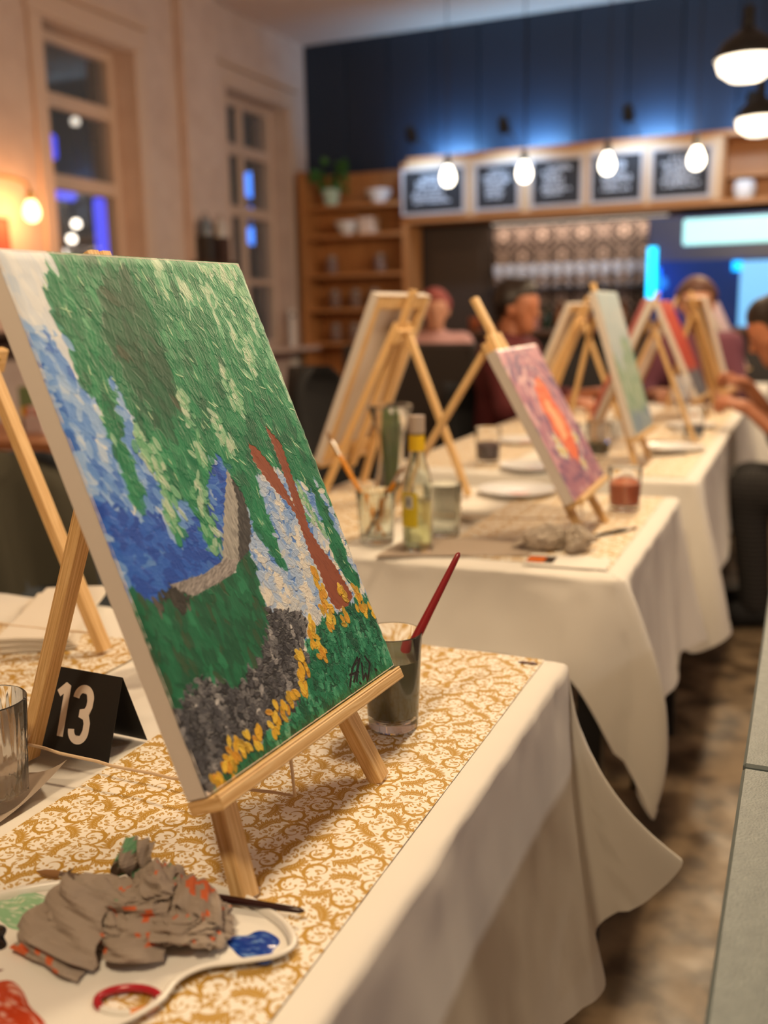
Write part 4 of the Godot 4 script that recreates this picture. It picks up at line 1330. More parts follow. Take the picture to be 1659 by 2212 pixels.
func build_street() -> void:
	var m := MB.new()
	box(m, Vector3(-14.6, -0.11, -8), Vector3(20, 0.2, 40), 0.0)
	structure("pavement", m, mat(rgb(60, 58, 56), 0.8))
	var h := thing("townhouse", "grey townhouse across the street, seen through the windows", "building", Vector3(-15, 0, -14))
	m = MB.new()
	box(m, Vector3(0, 5, 0), Vector3(4, 10, 30), 0.02)
	put("facade", m, mat(rgb(120, 116, 108), 0.9), h)
	for k in 8:
		for j in 2:
			m = MB.new()
			box(m, Vector3(2.02, 2.4 + j * 3.0, -12 + k * 3.2), Vector3(0.08, 1.7, 1.1), 0.02)
			put("window", m, mat(rgb(26, 28, 34), 0.1), h)
	# blue strips of light on the shopfront opposite, seen through the lower panes
	var blue := glow(rgb(70, 80, 255), 1.3)
	var pale := glow(rgb(70, 140, 255), 2.2)
	var list := [[-7.0, 2.47, -8.10, 0.12, 0.32, "blue neon strip lying across the lower pane of the first window, outside"], [-7.0, 2.90, -7.86, 0.24, 0.34, "blue neon block outside the middle pane of the first window"], [-7.0, 2.15, -8.64, 0.66, 0.14, "upright violet-blue neon strip outside the first window, by its inner jamb"]]
	for e in list:
		var t := thing("neon_strip", e[5], "neon sign", Vector3(e[0], e[1], e[2]), 0.0, "blue neon strips in the street")
		m = MB.new()
		box(m, Vector3.ZERO, Vector3(0.10, e[3], e[4]), 0.03)
		put("tube", m, blue, t)
		m = MB.new()
		bar(m, Vector3(-0.08, -e[1] - 0.01, 0), Vector3(-0.08, e[3] / 2, 0), 0.04, 0.04, Vector3(1, 0, 0))
		put("post", m, M.black_metal, t)
	var sign_ := thing("neon_sign", "pale blue neon sign of three stacked blocks outside the second window", "neon sign", Vector3(-7.0, 0, -11.81))
	for e in [[2.95, 0.32, 0.24], [2.58, 0.17, 0.24], [2.29, 0.22, 0.27]]:
		m = MB.new()
		box(m, Vector3(0, e[0], 0), Vector3(0.10, e[1], e[2]), 0.03)
		put("tube", m, pale, sign_)
	m = MB.new()
	bar(m, Vector3(-0.08, -0.01, 0), Vector3(-0.08, 3.05, 0), 0.04, 0.04, Vector3(1, 0, 0))
	put("post", m, M.black_metal, sign_)
	var lamps := [[-9.0, 2.47, -10.61], [-9.0, 2.27, -10.50], [-9.0, 2.26, -10.19], [-9.0, 2.08, -10.30], [-9.0, 3.77, -10.75]]
	for k in lamps.size():
		var p: Array = lamps[k]
		var t := thing("street_lamp", ["white street lamp seen in the lowest pane, topmost of the four there", "white street lamp seen in the lowest pane, second of four", "white street lamp seen in the lowest pane, beside the blue strip", "white street lamp seen in the lowest pane, just over the canvas", "tall street lamp seen in the middle pane of the first window"][k], "street lamp", Vector3(p[0], 0, p[2]), 0.0, "street lamps outside")
		m = MB.new()
		bar(m, Vector3(0, -0.01, 0), Vector3(0, p[1] - 0.05, 0), 0.05, 0.05, Vector3(1, 0, 0))
		put("post", m, M.black_metal, t)
		var s := SphereMesh.new(); s.radius = 0.055; s.height = 0.11
		var o := put("bulb", s, glow(rgb(255, 240, 220), 6.0 if k < 4 else 1.5), t)
		o.position.y = p[1]

# ------------------------------------------------------------------ the bar at the back
func build_back_of_room() -> void:
	# tall open shelf in the corner
	var t := thing("corner_shelf", "tall open wooden shelf unit in the corner beside the window", "shelf", Vector3(-3.61, 0, ZB + 0.175))
	var m := MB.new()
	box(m, Vector3(0, 1.21, -0.16), Vector3(1.0, 2.42, 0.02), 0.003)
	put("back_panel", m, M.shelf_wood, t)
	for s in [-1.0, 1.0]:
		m = MB.new()
		bar(m, Vector3(s * 0.48, 0.0, 0.01), Vector3(s * 0.48, 2.42, 0.01), 0.05, 0.32, Vector3(1, 0, 0))
		put("side_panel", m, M.shelf_wood, t)
	for y in [0.12, 0.68, 0.98, 1.271, 1.562, 1.885, 2.129]:
		m = MB.new()
		bar(m, Vector3(-0.455, y - 0.016, 0.01), Vector3(0.455, y - 0.016, 0.01), 0.31, 0.03, Vector3(0, 0, 1))
		put("shelf_board", m, M.shelf_wood, t)
	# menu canopy: a long wooden box over the bar
	t = thing("menu_canopy", "long wooden canopy box over the bar carrying the menu boards", "shelf", Vector3(-0.85, 1.94, ZB + 0.175))
	for e in [["top_board", 0.475], ["bottom_board", 0.0]]:
		m = MB.new()
		bar(m, Vector3(-2.25, e[1] + 0.02, 0.01), Vector3(2.25, e[1] + 0.02, 0.01), 0.34, 0.04, Vector3(0, 0, 1))
		put(e[0], m, M.shelf_wood, t)
	m = MB.new()
	bar(m, Vector3(-2.25, 0.26, 0.165), Vector3(0.19, 0.26, 0.165), 0.435, 0.02, Vector3(0, 1, 0))
	put("front_panel", m, M.pale_wood, t)
	m = MB.new()
	bar(m, Vector3(-2.25, 0.26, -0.155), Vector3(2.25, 0.26, -0.155), 0.435, 0.02, Vector3(0, 1, 0))
	put("back_panel", m, M.shelf_wood, t)
	for x in [-2.24, 0.2, 1.2, 2.24]:
		m = MB.new()
		box(m, Vector3(x, 0.2575, 0.0), Vector3(0.025, 0.435, 0.3), 0.003)
		put("divider", m, M.shelf_wood, t)
	m = MB.new()
	box(m, Vector3(0.7, 0.2, 0.0), Vector3(0.95, 0.02, 0.29), 0.003)
	put("middle_shelf", m, M.shelf_wood, t)
	var boards := [[-3.129, -2.608], [-2.503, -2.161], [-2.046, -1.668], [-1.588, -1.217], [-1.139, -0.733]]
	var said := ["first and widest menu chalkboard, beside the corner shelf", "second menu chalkboard from the corner shelf", "middle one of the five menu chalkboards", "fourth menu chalkboard from the corner shelf", "last menu chalkboard, next to the open cubby with the small plant"]
	for k in 5:
		var b: Array = boards[k]
		var c := thing("menu_chalkboard", said[k], "chalkboard", Vector3((b[0] + b[1]) / 2, 2.18, ZB + 0.365), 0.0, "menu chalkboards over the bar")
		var w: float = b[1] - b[0]
		m = MB.new()
		box(m, Vector3(0, 0, 0), Vector3(w, 0.34, 0.012), 0.002)
		var backing := put("backing", m, mat(rgb(34, 32, 32), 0.8), c)
		var q := QuadMesh.new(); q.size = Vector2(w - 0.04, 0.30)
		var face := mat(Color(1, 1, 1), 0.75); face.albedo_texture = chalk(40 + k)
		put("chalk_face", q, face, backing).position.z = 0.0068
		for s in [-1.0, 1.0]:
			m = MB.new()
			box(m, Vector3(s * (w / 2 + 0.004), 0, 0.004), Vector3(0.024, 0.368, 0.022), 0.004)
			put("frame_bar", m, mat(rgb(200, 190, 184), 0.5), c)
			m = MB.new()
			box(m, Vector3(0, s * 0.173, 0.004), Vector3(w - 0.016, 0.024, 0.022), 0.004)
			put("frame_bar", m, mat(rgb(200, 190, 184), 0.5), c)
	# dark door in the back wall
	var d := Node3D.new(); d.name = "door_1"; add_child(d); d.set_meta("kind", "structure"); d.position = Vector3(-2.78, 0, ZB + 0.02)
	m = MB.new()
	box(m, Vector3(0, 0.96, 0), Vector3(0.60, 1.92, 0.04), 0.004)
	put("door_leaf", m, mat(rgb(58, 48, 42), 0.5), d)
	for y in [0.5, 1.38]:
		m = MB.new(); box(m, Vector3(0, y, 0.022), Vector3(0.44, 0.72, 0.012), 0.006)
		put("door_panel", m, mat(rgb(64, 53, 46), 0.5), d)
	m = MB.new(); tube(m, [Vector3(0.24, 1.02, 0.03), Vector3(0.24, 1.02, 0.07), Vector3(0.15, 1.02, 0.075)], [0.01, 0.01, 0.008], 8)
	put("handle", m, M.steel, d)
	# patterned tiles behind the glasses
	t = thing("tile_splashback", "brown and cream patterned tile splashback behind the bar", "tiles", Vector3(-2.46, 1.02, ZB + 0.012))
	m = MB.new(); box(m, Vector3(0.74, 0.45, 0.0), Vector3(1.50, 0.92, 0.016), 0.0)
	put("grout", m, mat(rgb(120, 104, 96), 0.9), t)
	var tm := [mat(Color(1, 1, 1), 0.3), mat(Color(1, 1, 1), 0.3)]
	for k in 2: tm[k].albedo_texture = tile_tex(k == 1)
	var face := QuadMesh.new(); face.size = Vector2(0.16, 0.16)
	var tb := MB.new()
	box(tb, Vector3(0, 0, 0.0), Vector3(0.161, 0.161, 0.012), 0.001)
	tb.uv.clear()
	for p in tb.v: tb.uv.append(Vector2(p.x / 0.161 + 0.5, p.y / 0.161 + 0.5))
	var tmesh := tb.mesh()
	for r in 5:
		for c in 9:
			var o := put("tile", tmesh, tm[(r + c) % 2], t)
			o.position = Vector3(0.082 + c * 0.1645, 0.082 + r * 0.1645 + 0.06, 0.012)
	# shelves of glasses and bottles in front of the tiles
	t = thing("glass_shelf", "narrow dark shelf of glasses in front of the patterned tiles", "shelf", Vector3(-1.80, 1.40, ZB + 0.137))
	m = MB.new(); box(m, Vector3(0, -0.012, 0), Vector3(1.27, 0.024, 0.2), 0.003)
	put("shelf_board", m, M.black_metal, t)
	for s in [-0.55, 0.55]:
		m = MB.new(); box(m, Vector3(s, -0.06, -0.02), Vector3(0.02, 0.09, 0.15), 0.003)
		put("bracket", m, M.black_metal, t)
	var gm := MB.new()
	lathe(gm, [Vector2(0, 0), Vector2(0.034, 0.001), Vector2(0.033, 0.004), Vector2(0.006, 0.012), Vector2(0.004, 0.03), Vector2(0.004, 0.075), Vector2(0.02, 0.09), Vector2(0.036, 0.12), Vector2(0.038, 0.15), Vector2(0.031, 0.19), Vector2(0.030, 0.19), Vector2(0.0365, 0.15), Vector2(0.0345, 0.121), Vector2(0.018, 0.0925), Vector2(0, 0.084)], 20)
	var wine := gm.mesh()
	for k in 26:
		var row := k / 13
		var o := put("wine_glass", wine, M.bar_glass)
		o.position = Vector3(-2.38 + (k % 13) * 0.0965, 1.4005, ZB + 0.092 + row * 0.085)
		tag(o, "clear stemmed glass in the front row on the bar shelf" if row else "clear stemmed glass in the rear row on the bar shelf", "glass", "front row of bar glasses" if row else "rear row of bar glasses")
	t = thing("bottle_shelf", "low dark shelf of bottles above the back counter", "shelf", Vector3(-1.80, 1.03, ZB + 0.137))
	m = MB.new(); box(m, Vector3(0, -0.012, 0), Vector3(1.27, 0.024, 0.2), 0.003)
	put("shelf_board", m, M.black_metal, t)
	for s in [-0.55, 0.55]:
		m = MB.new(); box(m, Vector3(s, -0.06, -0.02), Vector3(0.02, 0.09, 0.15), 0.003)
		put("bracket", m, M.black_metal, t)
	var bmesh := MB.new()
	lathe(bmesh, [Vector2(0, 0), Vector2(0.033, 0), Vector2(0.035, 0.004), Vector2(0.035, 0.14), Vector2(0.028, 0.165), Vector2(0.013, 0.19), Vector2(0.013, 0.235), Vector2(0.015, 0.236), Vector2(0.015, 0.25), Vector2(0, 0.25)], 16)
	var bottle := bmesh.mesh()
	var tones := [["amber", rgb(140, 84, 40)], ["cream", rgb(206, 180, 150)], ["dark green", rgb(34, 52, 36)], ["brown", rgb(78, 48, 34)], ["rose", rgb(196, 132, 116)]]
	for k in 12:
		var tone: Array = tones[(k * 3) % 5]
		var o := put("bar_bottle", bottle, mat(tone[1], 0.15))
		o.position = Vector3(-2.38 + k * 0.102, 1.0305, ZB + 0.13)
		tag(o, "%s bottle on the low bar shelf, number %s from the dark door" % [tone[0], ["one", "two", "three", "four", "five", "six", "seven", "eight", "nine", "ten", "eleven", "twelve"][k]], "bottle", "bottles on the low bar shelf")
	# counter along the wall and the bar in front
	t = thing("back_counter", "dark counter along the wall under the bottle shelf", "counter", Vector3(-1.92, 0, ZB + 0.28))
	m = MB.new(); box(m, Vector3(0, 0.44, -0.02), Vector3(1.44, 0.88, 0.46), 0.004)
	put("carcass", m, mat(rgb(44, 40, 40), 0.6), t)
	m = MB.new(); box(m, Vector3(0, 0.9, -0.01), Vector3(1.47, 0.04, 0.50), 0.006)
	put("worktop", m, M.dark_wood, t)
	t = thing("bar_counter", "long dark bar counter in front of the menu boards", "counter", Vector3(-0.6, 0, -6.95))
	m = MB.new(); box(m, Vector3(0, 0.52, 0), Vector3(3.6, 1.04, 0.5), 0.006)
	put("front", m, mat(rgb(46, 42, 42), 0.6), t)
	m = MB.new(); box(m, Vector3(0, 1.06, 0.02), Vector3(3.7, 0.04, 0.62), 0.008)
	put("bar_top", m, M.dark_wood, t)
	for e in [[-2.26, "copper mug on the bar, nearest the dark door"], [-2.05, "copper mug on the bar, second from the dark door"], [-1.45, "copper mug on the bar, near its middle"]]:
		var c := thing("copper_mug", e[1], "mug", Vector3(e[0], 1.0805, -6.9), 0.0, "copper mugs on the bar")
		m = MB.new(); lathe(m, [Vector2(0, 0), Vector2(0.036, 0), Vector2(0.04, 0.01), Vector2(0.043, 0.095), Vector2(0.041, 0.095), Vector2(0.037, 0.012), Vector2(0, 0.01)], 20)
		put("cup", m, M.copper, c)
		m = MB.new(); tube(m, [Vector3(0.042, 0.08, 0), Vector3(0.065, 0.078, 0), Vector3(0.07, 0.05, 0), Vector3(0.062, 0.024, 0), Vector3(0.04, 0.022, 0)], [0.005, 0.005, 0.005, 0.005, 0.005], 8)
		put("handle", m, M.copper, c)
	# drinks fridge with lit edges
	t = thing("drinks_fridge", "blue-lit drinks fridge at the end of the bar", "fridge", Vector3(-0.5, 0, ZB + 0.33))
	m = MB.new(); box(m, Vector3(0, 0.93, -0.03), Vector3(1.26, 1.86, 0.5), 0.01)
	var cab := put("cabinet", m, mat(rgb(38, 52, 92), 0.4), t)
	m = MB.new(); box(m, Vector3(0.10, 1.745, 0.225), Vector3(0.96, 0.18, 0.03), 0.008)
	put("lit_sign", m, glow(rgb(170, 235, 240), 0.85), cab)
	m = MB.new(); box(m, Vector3(0.22, 1.20, 0.236), Vector3(0.40, 0.66, 0.016), 0.008)
	put("lit_panel", m, glow(rgb(110, 190, 255), 0.6), cab)
	m = MB.new(); tube(m, [Vector3(-0.59, 1.27, 0.235), Vector3(-0.59, 1.65, 0.235)], [0.034, 0.034], 12)
	put("led_tube", m, glow(rgb(20, 200, 255), 2.6), cab)
	m = MB.new(); tube(m, [Vector3(-0.545, 1.29, 0.225), Vector3(-0.545, 1.5, 0.225)], [0.02, 0.02], 12)
	put("led_tube", m, glow(rgb(0, 110, 255), 1.4), cab)
	m = MB.new(); tube(m, [Vector3(0.0, 1.465, 0.235), Vector3(0.0, 1.53, 0.235)], [0.034, 0.034], 12)
	put("led_lamp", m, glow(rgb(10, 170, 255), 2.2), cab)
	m = MB.new(); box(m, Vector3(-0.12, 1.1, 0.222), Vector3(0.84, 0.9, 0.012), 0.004)
	put("door_glass", m, mat(rgb(30, 60, 130), 0.08), t)
	omni(Vector3(-0.55, 1.4, 0.42), rgb(40, 150, 255), 0.05, 0.05, t)
	# things on the corner shelf
	t = thing("trailing_plant", "green trailing plant in a mint pot on top of the corner shelf", "plant", Vector3(-3.86, 2.13, ZB + 0.22))
	m = MB.new(); lathe(m, [Vector2(0, 0), Vector2(0.055, 0), Vector2(0.085, 0.14), Vector2(0.078, 0.14), Vector2(0.05, 0.01), Vector2(0, 0.01)], 20)
	put("pot", m, M.mint, t)
	leaves(t, Vector3(0, 0.22, 0), 0.16, 46, 0.075, 5)
	var items := [["serving_bowl", "white bowl on the second shelf of the corner unit", "bowl", -3.72, 1.885], ["storage_box", "white box beside the bowl on the corner unit", "box", -3.52, 1.885], ["fruit_bowl", "white bowl on the top shelf of the corner unit", "bowl", -3.42, 2.129]]
	for e in items:
		if e[0] == "storage_box":
			t = thing(e[0], e[1], e[2], Vector3(e[3], e[4], ZB + 0.2))
			m = MB.new(); box(m, Vector3(0, 0.06, 0), Vector3(0.13, 0.12, 0.16), 0.006); put("carton", m, mat(rgb(226, 200, 176), 0.7), t)
			m = MB.new(); box(m, Vector3(0, 0.128, 0), Vector3(0.138, 0.02, 0.168), 0.006); put("lid", m, mat(rgb(226, 206, 186), 0.7), t)
		else:
			m = MB.new(); lathe(m, [Vector2(0, 0), Vector2(0.05, 0), Vector2(0.052, 0.008), Vector2(0.10, 0.07), Vector2(0.115, 0.115), Vector2(0.110, 0.115), Vector2(0.093, 0.072), Vector2(0.045, 0.014), Vector2(0, 0.012)], 28)
			var o := put(e[0], m, M.ceramic); o.position = Vector3(e[3], e[4], ZB + 0.2)
			tag(o, e[1], e[2])
	var jar := MB.new()
	lathe(jar, [Vector2(0, 0), Vector2(0.045, 0), Vector2(0.05, 0.006), Vector2(0.05, 0.11), Vector2(0.04, 0.13), Vector2(0.038, 0.13), Vector2(0.046, 0.108), Vector2(0.046, 0.008), Vector2(0, 0.006)], 20)
	var jm := jar.mesh()
	var lid := MB.new(); lathe(lid, [Vector2(0, 0.13), Vector2(0.043, 0.13), Vector2(0.043, 0.15), Vector2(0.012, 0.153), Vector2(0.012, 0.168), Vector2(0, 0.17)], 20)
	var lm := lid.mesh()
	var spots := [[-3.42, 1.562, "grey-lidded jar alone on the middle shelf"], [-3.88, 1.562, "small glass jar at the window end of the middle shelf"], [-3.86, 1.271, "glass jar at the window end of the fourth shelf"], [-3.66, 1.271, "second glass jar on the fourth shelf"], [-3.48, 1.271, "third glass jar on the fourth shelf"], [-3.86, 0.98, "glass jar at the window end of the lowest visible shelf"], [-3.68, 0.98, "second glass jar on the lowest visible shelf"]]
	for s in spots:
		t = thing("storage_jar", s[2] + " of the corner unit", "jar", Vector3(s[0], s[1], ZB + 0.2), 0.0, "jars on the corner shelf")
		put("jar_glass", jm, mat(rgb(132, 110, 104), 0.12), t)
		put("lid", lm, mat(rgb(150, 146, 146), 0.3), t)
	t = thing("potted_plant", "small plant in a white pot in the canopy cubby", "plant", Vector3(-0.5, 1.98, ZB + 0.25))
	m = MB.new(); lathe(m, [Vector2(0, 0), Vector2(0.06, 0), Vector2(0.082, 0.07), Vector2(0.072, 0.13), Vector2(0.066, 0.13), Vector2(0.07, 0.07), Vector2(0, 0.02)], 20)
	put("pot", m, M.ceramic, t)
	leaves(t, Vector3(0, 0.122, 0), 0.034, 14, 0.026, 9)

func leaves(t: Node3D, at: Vector3, spread: float, n: int, size: float, seed_: int) -> void:
	var r := RandomNumberGenerator.new(); r.seed = seed_
	var m := MB.new()
	lathe(m, [Vector2(0, 0), Vector2(0.35, 0.35), Vector2(0.42, 0.6), Vector2(0.25, 0.85), Vector2(0, 1.0)], 6, Transform3D(Basis(), Vector3.ZERO), 0, 0, 0, 0, 0.12)
	var lm := m.mesh()
	var st := MB.new()
	var made := []
	for k in n:
		var d := Vector3(r.randfn(0, 1), r.randfn(0.1, 0.7), r.randfn(0, 1)).normalized()
		var p := at + Vector3(d.x, d.y * 0.8, absf(d.z) * 0.8) * spread * r.randf_range(0.3, 1.0)
		var o := MeshInstance3D.new()
		o.name = "leaf"; o.mesh = lm; o.material_override = M.leafy
		made.append(o)
		var yv := (d + Vector3(0, -0.2, 0.2)).normalized()
		var xv := yv.cross(Vector3(0.3, 0.2, 0.9)).normalized()
		o.transform = Transform3D(Basis(xv, yv, xv.cross(yv)).scaled(Vector3.ONE * size * r.randf_range(0.7, 1.3)), p)
		if k % 4 == 0: tube(st, [Vector3(0, 0.06, 0), (Vector3(0, 0.1, 0) + p) * 0.55 + Vector3(0, 0.03, 0), p], [0.003, 0.0025, 0.002], 5)
	var stems := put("stems", st, M.leafy, t)
	for o in made: stems.add_child(o, true)

# ------------------------------------------------------------------ lamps
func build_lamps() -> void:
	# row of dome pendants over the tables; the first two are in view
	var zs := [-4.5, -5.9, -3.1, -1.7, 0.15]
	var cap := MB.new()
	lathe(cap, [Vector2(0, 0.20), Vector2(0.022, 0.20), Vector2(0.026, 0.12), Vector2(0.05, 0.10), Vector2(0.10, 0.065), Vector2(0.128, 0.02), Vector2(0.13, 0.0), Vector2(0.125, 0.0), Vector2(0.122, 0.018), Vector2(0.096, 0.058), Vector2(0.05, 0.09), Vector2(0, 0.10)], 36)
	var capm := cap.mesh()
	var opal := MB.new()
	lathe(opal, [Vector2(0, 0.03), Vector2(0.07, 0.028), Vector2(0.112, 0.006), Vector2(0.120, -0.012), Vector2(0.108, -0.048), Vector2(0.066, -0.078), Vector2(0, -0.09)], 36)
	var opalm := opal.mesh()
	var white := glow(rgb(255, 240, 215), 3.0)
	for k in zs.size():
		var t := thing("pendant_lamp", ["black dome pendant lamp with glowing opal glass, higher of the two in view", "black dome pendant lamp with glowing opal glass, farther and lower of the two in view", "dome pendant lamp over the third table", "dome pendant lamp over the gap between the first two tables", "dome pendant lamp over the nearest table"] [k], "lamp", Vector3(-0.27 - 0.010 * absf(zs[k] + 1.0), 2.20, zs[k]), 0.0, "dome pendant lamps in a row")
		put("shade", capm, M.black_metal, t)
		put("opal_glass", opalm, white, t)
		var m := MB.new()
		tube(m, [Vector3(0, 0.2, 0), Vector3(0, HIGH - 2.19, 0)], [0.004, 0.004], 6)
		put("cable", m, M.black_metal, t)
		omni(Vector3(0, -0.03, 0), WARM, PENDANT, 0.09, t)
	# a second row out of view, added as fill for the painting and room
	for z in [-5.2, -2.8, -0.4]:
		var t := thing("pendant_lamp", "unseen dome lamp added as fill light on the aisle side, %s" % ["by the bar", "half way", "near the camera"][[-5.2, -2.8, -0.4].find(z)], "lamp", Vector3(2.1, 2.19, z), 0.0, "added fill lamps out of view")
		put("shade", capm, M.black_metal, t)
		put("opal_glass", opalm, white, t)
		var m := MB.new()
		tube(m, [Vector3(0, 0.2, 0), Vector3(0, HIGH - 2.19, 0)], [0.004, 0.004], 6)
		put("cable", m, M.black_metal, t)
		omni(Vector3(0, -0.03, 0), Color(1.0, 0.97, 0.94), FILL_ROW, 0.09, t)
	# bare bulbs in front of the menu
	var bulb := MB.new()
	lathe(bulb, [Vector2(0, -0.065), Vector2(0.025, -0.058), Vector2(0.042, -0.035), Vector2(0.046, -0.008), Vector2(0.04, 0.02), Vector2(0.026, 0.045), Vector2(0.018, 0.062), Vector2(0, 0.062)], 20)
	var bm := bulb.mesh()
	var bulbs := [[-2.14, 2.05], [-1.65, 2.04], [-1.15, 2.05], [-0.65, 2.04]]
	for k in 4:
		var t := thing("hanging_bulb", ["first bare bulb from the corner shelf, hanging before the widest chalkboard", "second bare bulb from the corner shelf, hanging before the menu", "third bare bulb from the corner shelf, hanging before the menu", "last bare bulb, hanging before the chalkboard by the cubby"][k], "lamp", Vector3(bulbs[k][0], bulbs[k][1], -6.0), 0.0, "bare bulbs before the menu boards")
		var m := MB.new()
		lathe(m, [Vector2(0, 0.06), Vector2(0.02, 0.06), Vector2(0.021, 0.11), Vector2(0.008, 0.125), Vector2(0, 0.125)], 16)
		var socket := put("socket", m, M.black_metal, t)
		put("bulb", bm, glow(rgb(255, 246, 226), 7.0), socket)
		m = MB.new(); tube(m, [Vector3(0, 0.12, 0), Vector3(0, HIGH - bulbs[k][1], 0)], [0.003, 0.003], 6)
		put("cable", m, M.black_metal, t)
		omni(Vector3(0, 0, 0), Color(1.0, 0.93, 0.82), 0.10, 0.045, t)
	# spotlights clamped on the canopy, washing the boards and the wall with cool light
	var spots := [-2.905, -2.17, -1.266, -0.45]
	for k in 4:
		var t := thing("clamp_spotlight", ["black clamp spotlight above the widest chalkboard", "black clamp spotlight above the gap after the second chalkboard", "black clamp spotlight above the fourth chalkboard", "black clamp spotlight above the cubby with the small plant"][k], "lamp", Vector3(spots[k], 2.457, ZB + 0.30), 0.0, "clamp spotlights on the canopy")
		var m := MB.new()
		tube(m, [Vector3(0, 0, 0), Vector3(0, 0.05, 0.05), Vector3(0, 0.10, 0.40)], [0.008, 0.006, 0.006], 8)
		put("arm", m, M.black_metal, t)
		m = MB.new()
		var xf := Transform3D(Basis(Vector3(1, 0, 0), deg_to_rad(42)), Vector3(0, 0.10, 0.43))
		lathe(m, [Vector2(0, 0.07), Vector2(0.03, 0.065), Vector2(0.042, 0.02), Vector2(0.045, -0.04), Vector2(0.041, -0.04), Vector2(0.036, 0.02), Vector2(0, 0.03)], 20, xf)
		put("head", m, M.black_metal, t)
		m = MB.new()
		lathe(m, [Vector2(0, -0.012), Vector2(0.034, -0.014), Vector2(0.034, -0.02), Vector2(0, -0.024)], 16, xf)
		put("led_lens", m, glow(rgb(210, 232, 255), 3.0), t)
		var l := SpotLight3D.new()
		l.name = "light"
		l.light_color = Color(0.66, 0.82, 1.0); l.light_energy = SPOT; l.light_size = 0.04
		l.spot_range = 8.0; l.spot_angle = 62.0; l.spot_angle_attenuation = 0.8; l.spot_attenuation = 2.0
		l.shadow_enabled = true
		t.add_child(l)
		l.transform = Transform3D(Basis(Vector3(1, 0, 0), deg_to_rad(42)) * Basis(Vector3(1, 0, 0), deg_to_rad(-90)), xf * Vector3(0, -0.045, 0))
		# slim uplight added behind each head to wash the wall above in blue
		m = MB.new()
		box(m, Vector3(0.1, 0.012, -0.10), Vector3(0.34, 0.02, 0.03), 0.004)
		put("led_bar", m, glow(rgb(150, 200, 255), 1.0), t)
		var a := AreaLight3D.new()
		a.name = "light"
		a.area_size = Vector2(0.34, 0.03)
		a.light_color = Color(0.55, 0.80, 1.0); a.light_energy = UPLIGHT
		a.area_range = 8.0; a.area_attenuation = 2.0
		a.shadow_enabled = true
		t.add_child(a, true)
		a.transform = Transform3D(Basis(Vector3(1, 0, 0), deg_to_rad(36)), Vector3(0.1, 0.028, -0.118))
	# strip of light added under the canopy to brighten tiles and glasses
	var s := thing("led_strip", "light strip added under the canopy to brighten the tiles and glasses", "lamp", Vector3(-1.75, 1.925, ZB + 0.10))
	var sm := MB.new()
	box(sm, Vector3(0, 0.004, 0), Vector3(1.44, 0.02, 0.03), 0.003)
	put("housing", sm, M.black_metal, s)
	sm = MB.new()
	box(sm, Vector3(0, -0.009, 0), Vector3(1.40, 0.006, 0.02), 0.001)
	put("led_diffuser", sm, glow(rgb(255, 236, 214), 1.0), s)
	var sl := AreaLight3D.new()
	sl.name = "light"; sl.area_size = Vector2(1.4, 0.02)
	sl.light_color = Color(1.0, 0.90, 0.82); sl.light_energy = 0.35; sl.area_range = 8.0; sl.area_attenuation = 2.0; sl.shadow_enabled = true
	s.add_child(sl)
	sl.transform = Transform3D(Basis(Vector3(1, 0, 0), deg_to_rad(-90)), Vector3(0, -0.014, 0))
	# wall lamp with a bent arm
	var t := thing("wall_lamp", "wall lamp with a bent brass arm and bare bulb before the first window", "lamp", Vector3(-4.0, 1.81, -4.36))
	var m := MB.new()
	tube(m, [Vector3(-0.2, 0.16, 0.5), Vector3(-0.06, 0.16, 0.5), Vector3(0, 0.16, 0.44), Vector3(0, 0.16, 0.12), Vector3(0, 0.145, 0.03), Vector3(0, 0.10, 0.0), Vector3(0, 0.06, 0)], [0.009, 0.009, 0.009, 0.009, 0.009, 0.009, 0.011], 8)
	put("arm", m, M.brass, t)
	m = MB.new(); lathe(m, [Vector2(0, 0.05), Vector2(0.022, 0.05), Vector2(0.024, 0.09), Vector2(0.01, 0.10), Vector2(0, 0.10)], 16)
	put("socket", m, M.brass, t)
	put("bulb", bm, glow(rgb(255, 214, 150), 5.0), t)
	omni(Vector3(0, -0.005, 0), Color(1.0, 0.68, 0.40), 0.22, 0.045, t)

const PENDANT := 1.3
const FILL_ROW := 0.45
const SPOT := 0.42
const UPLIGHT := 0.8

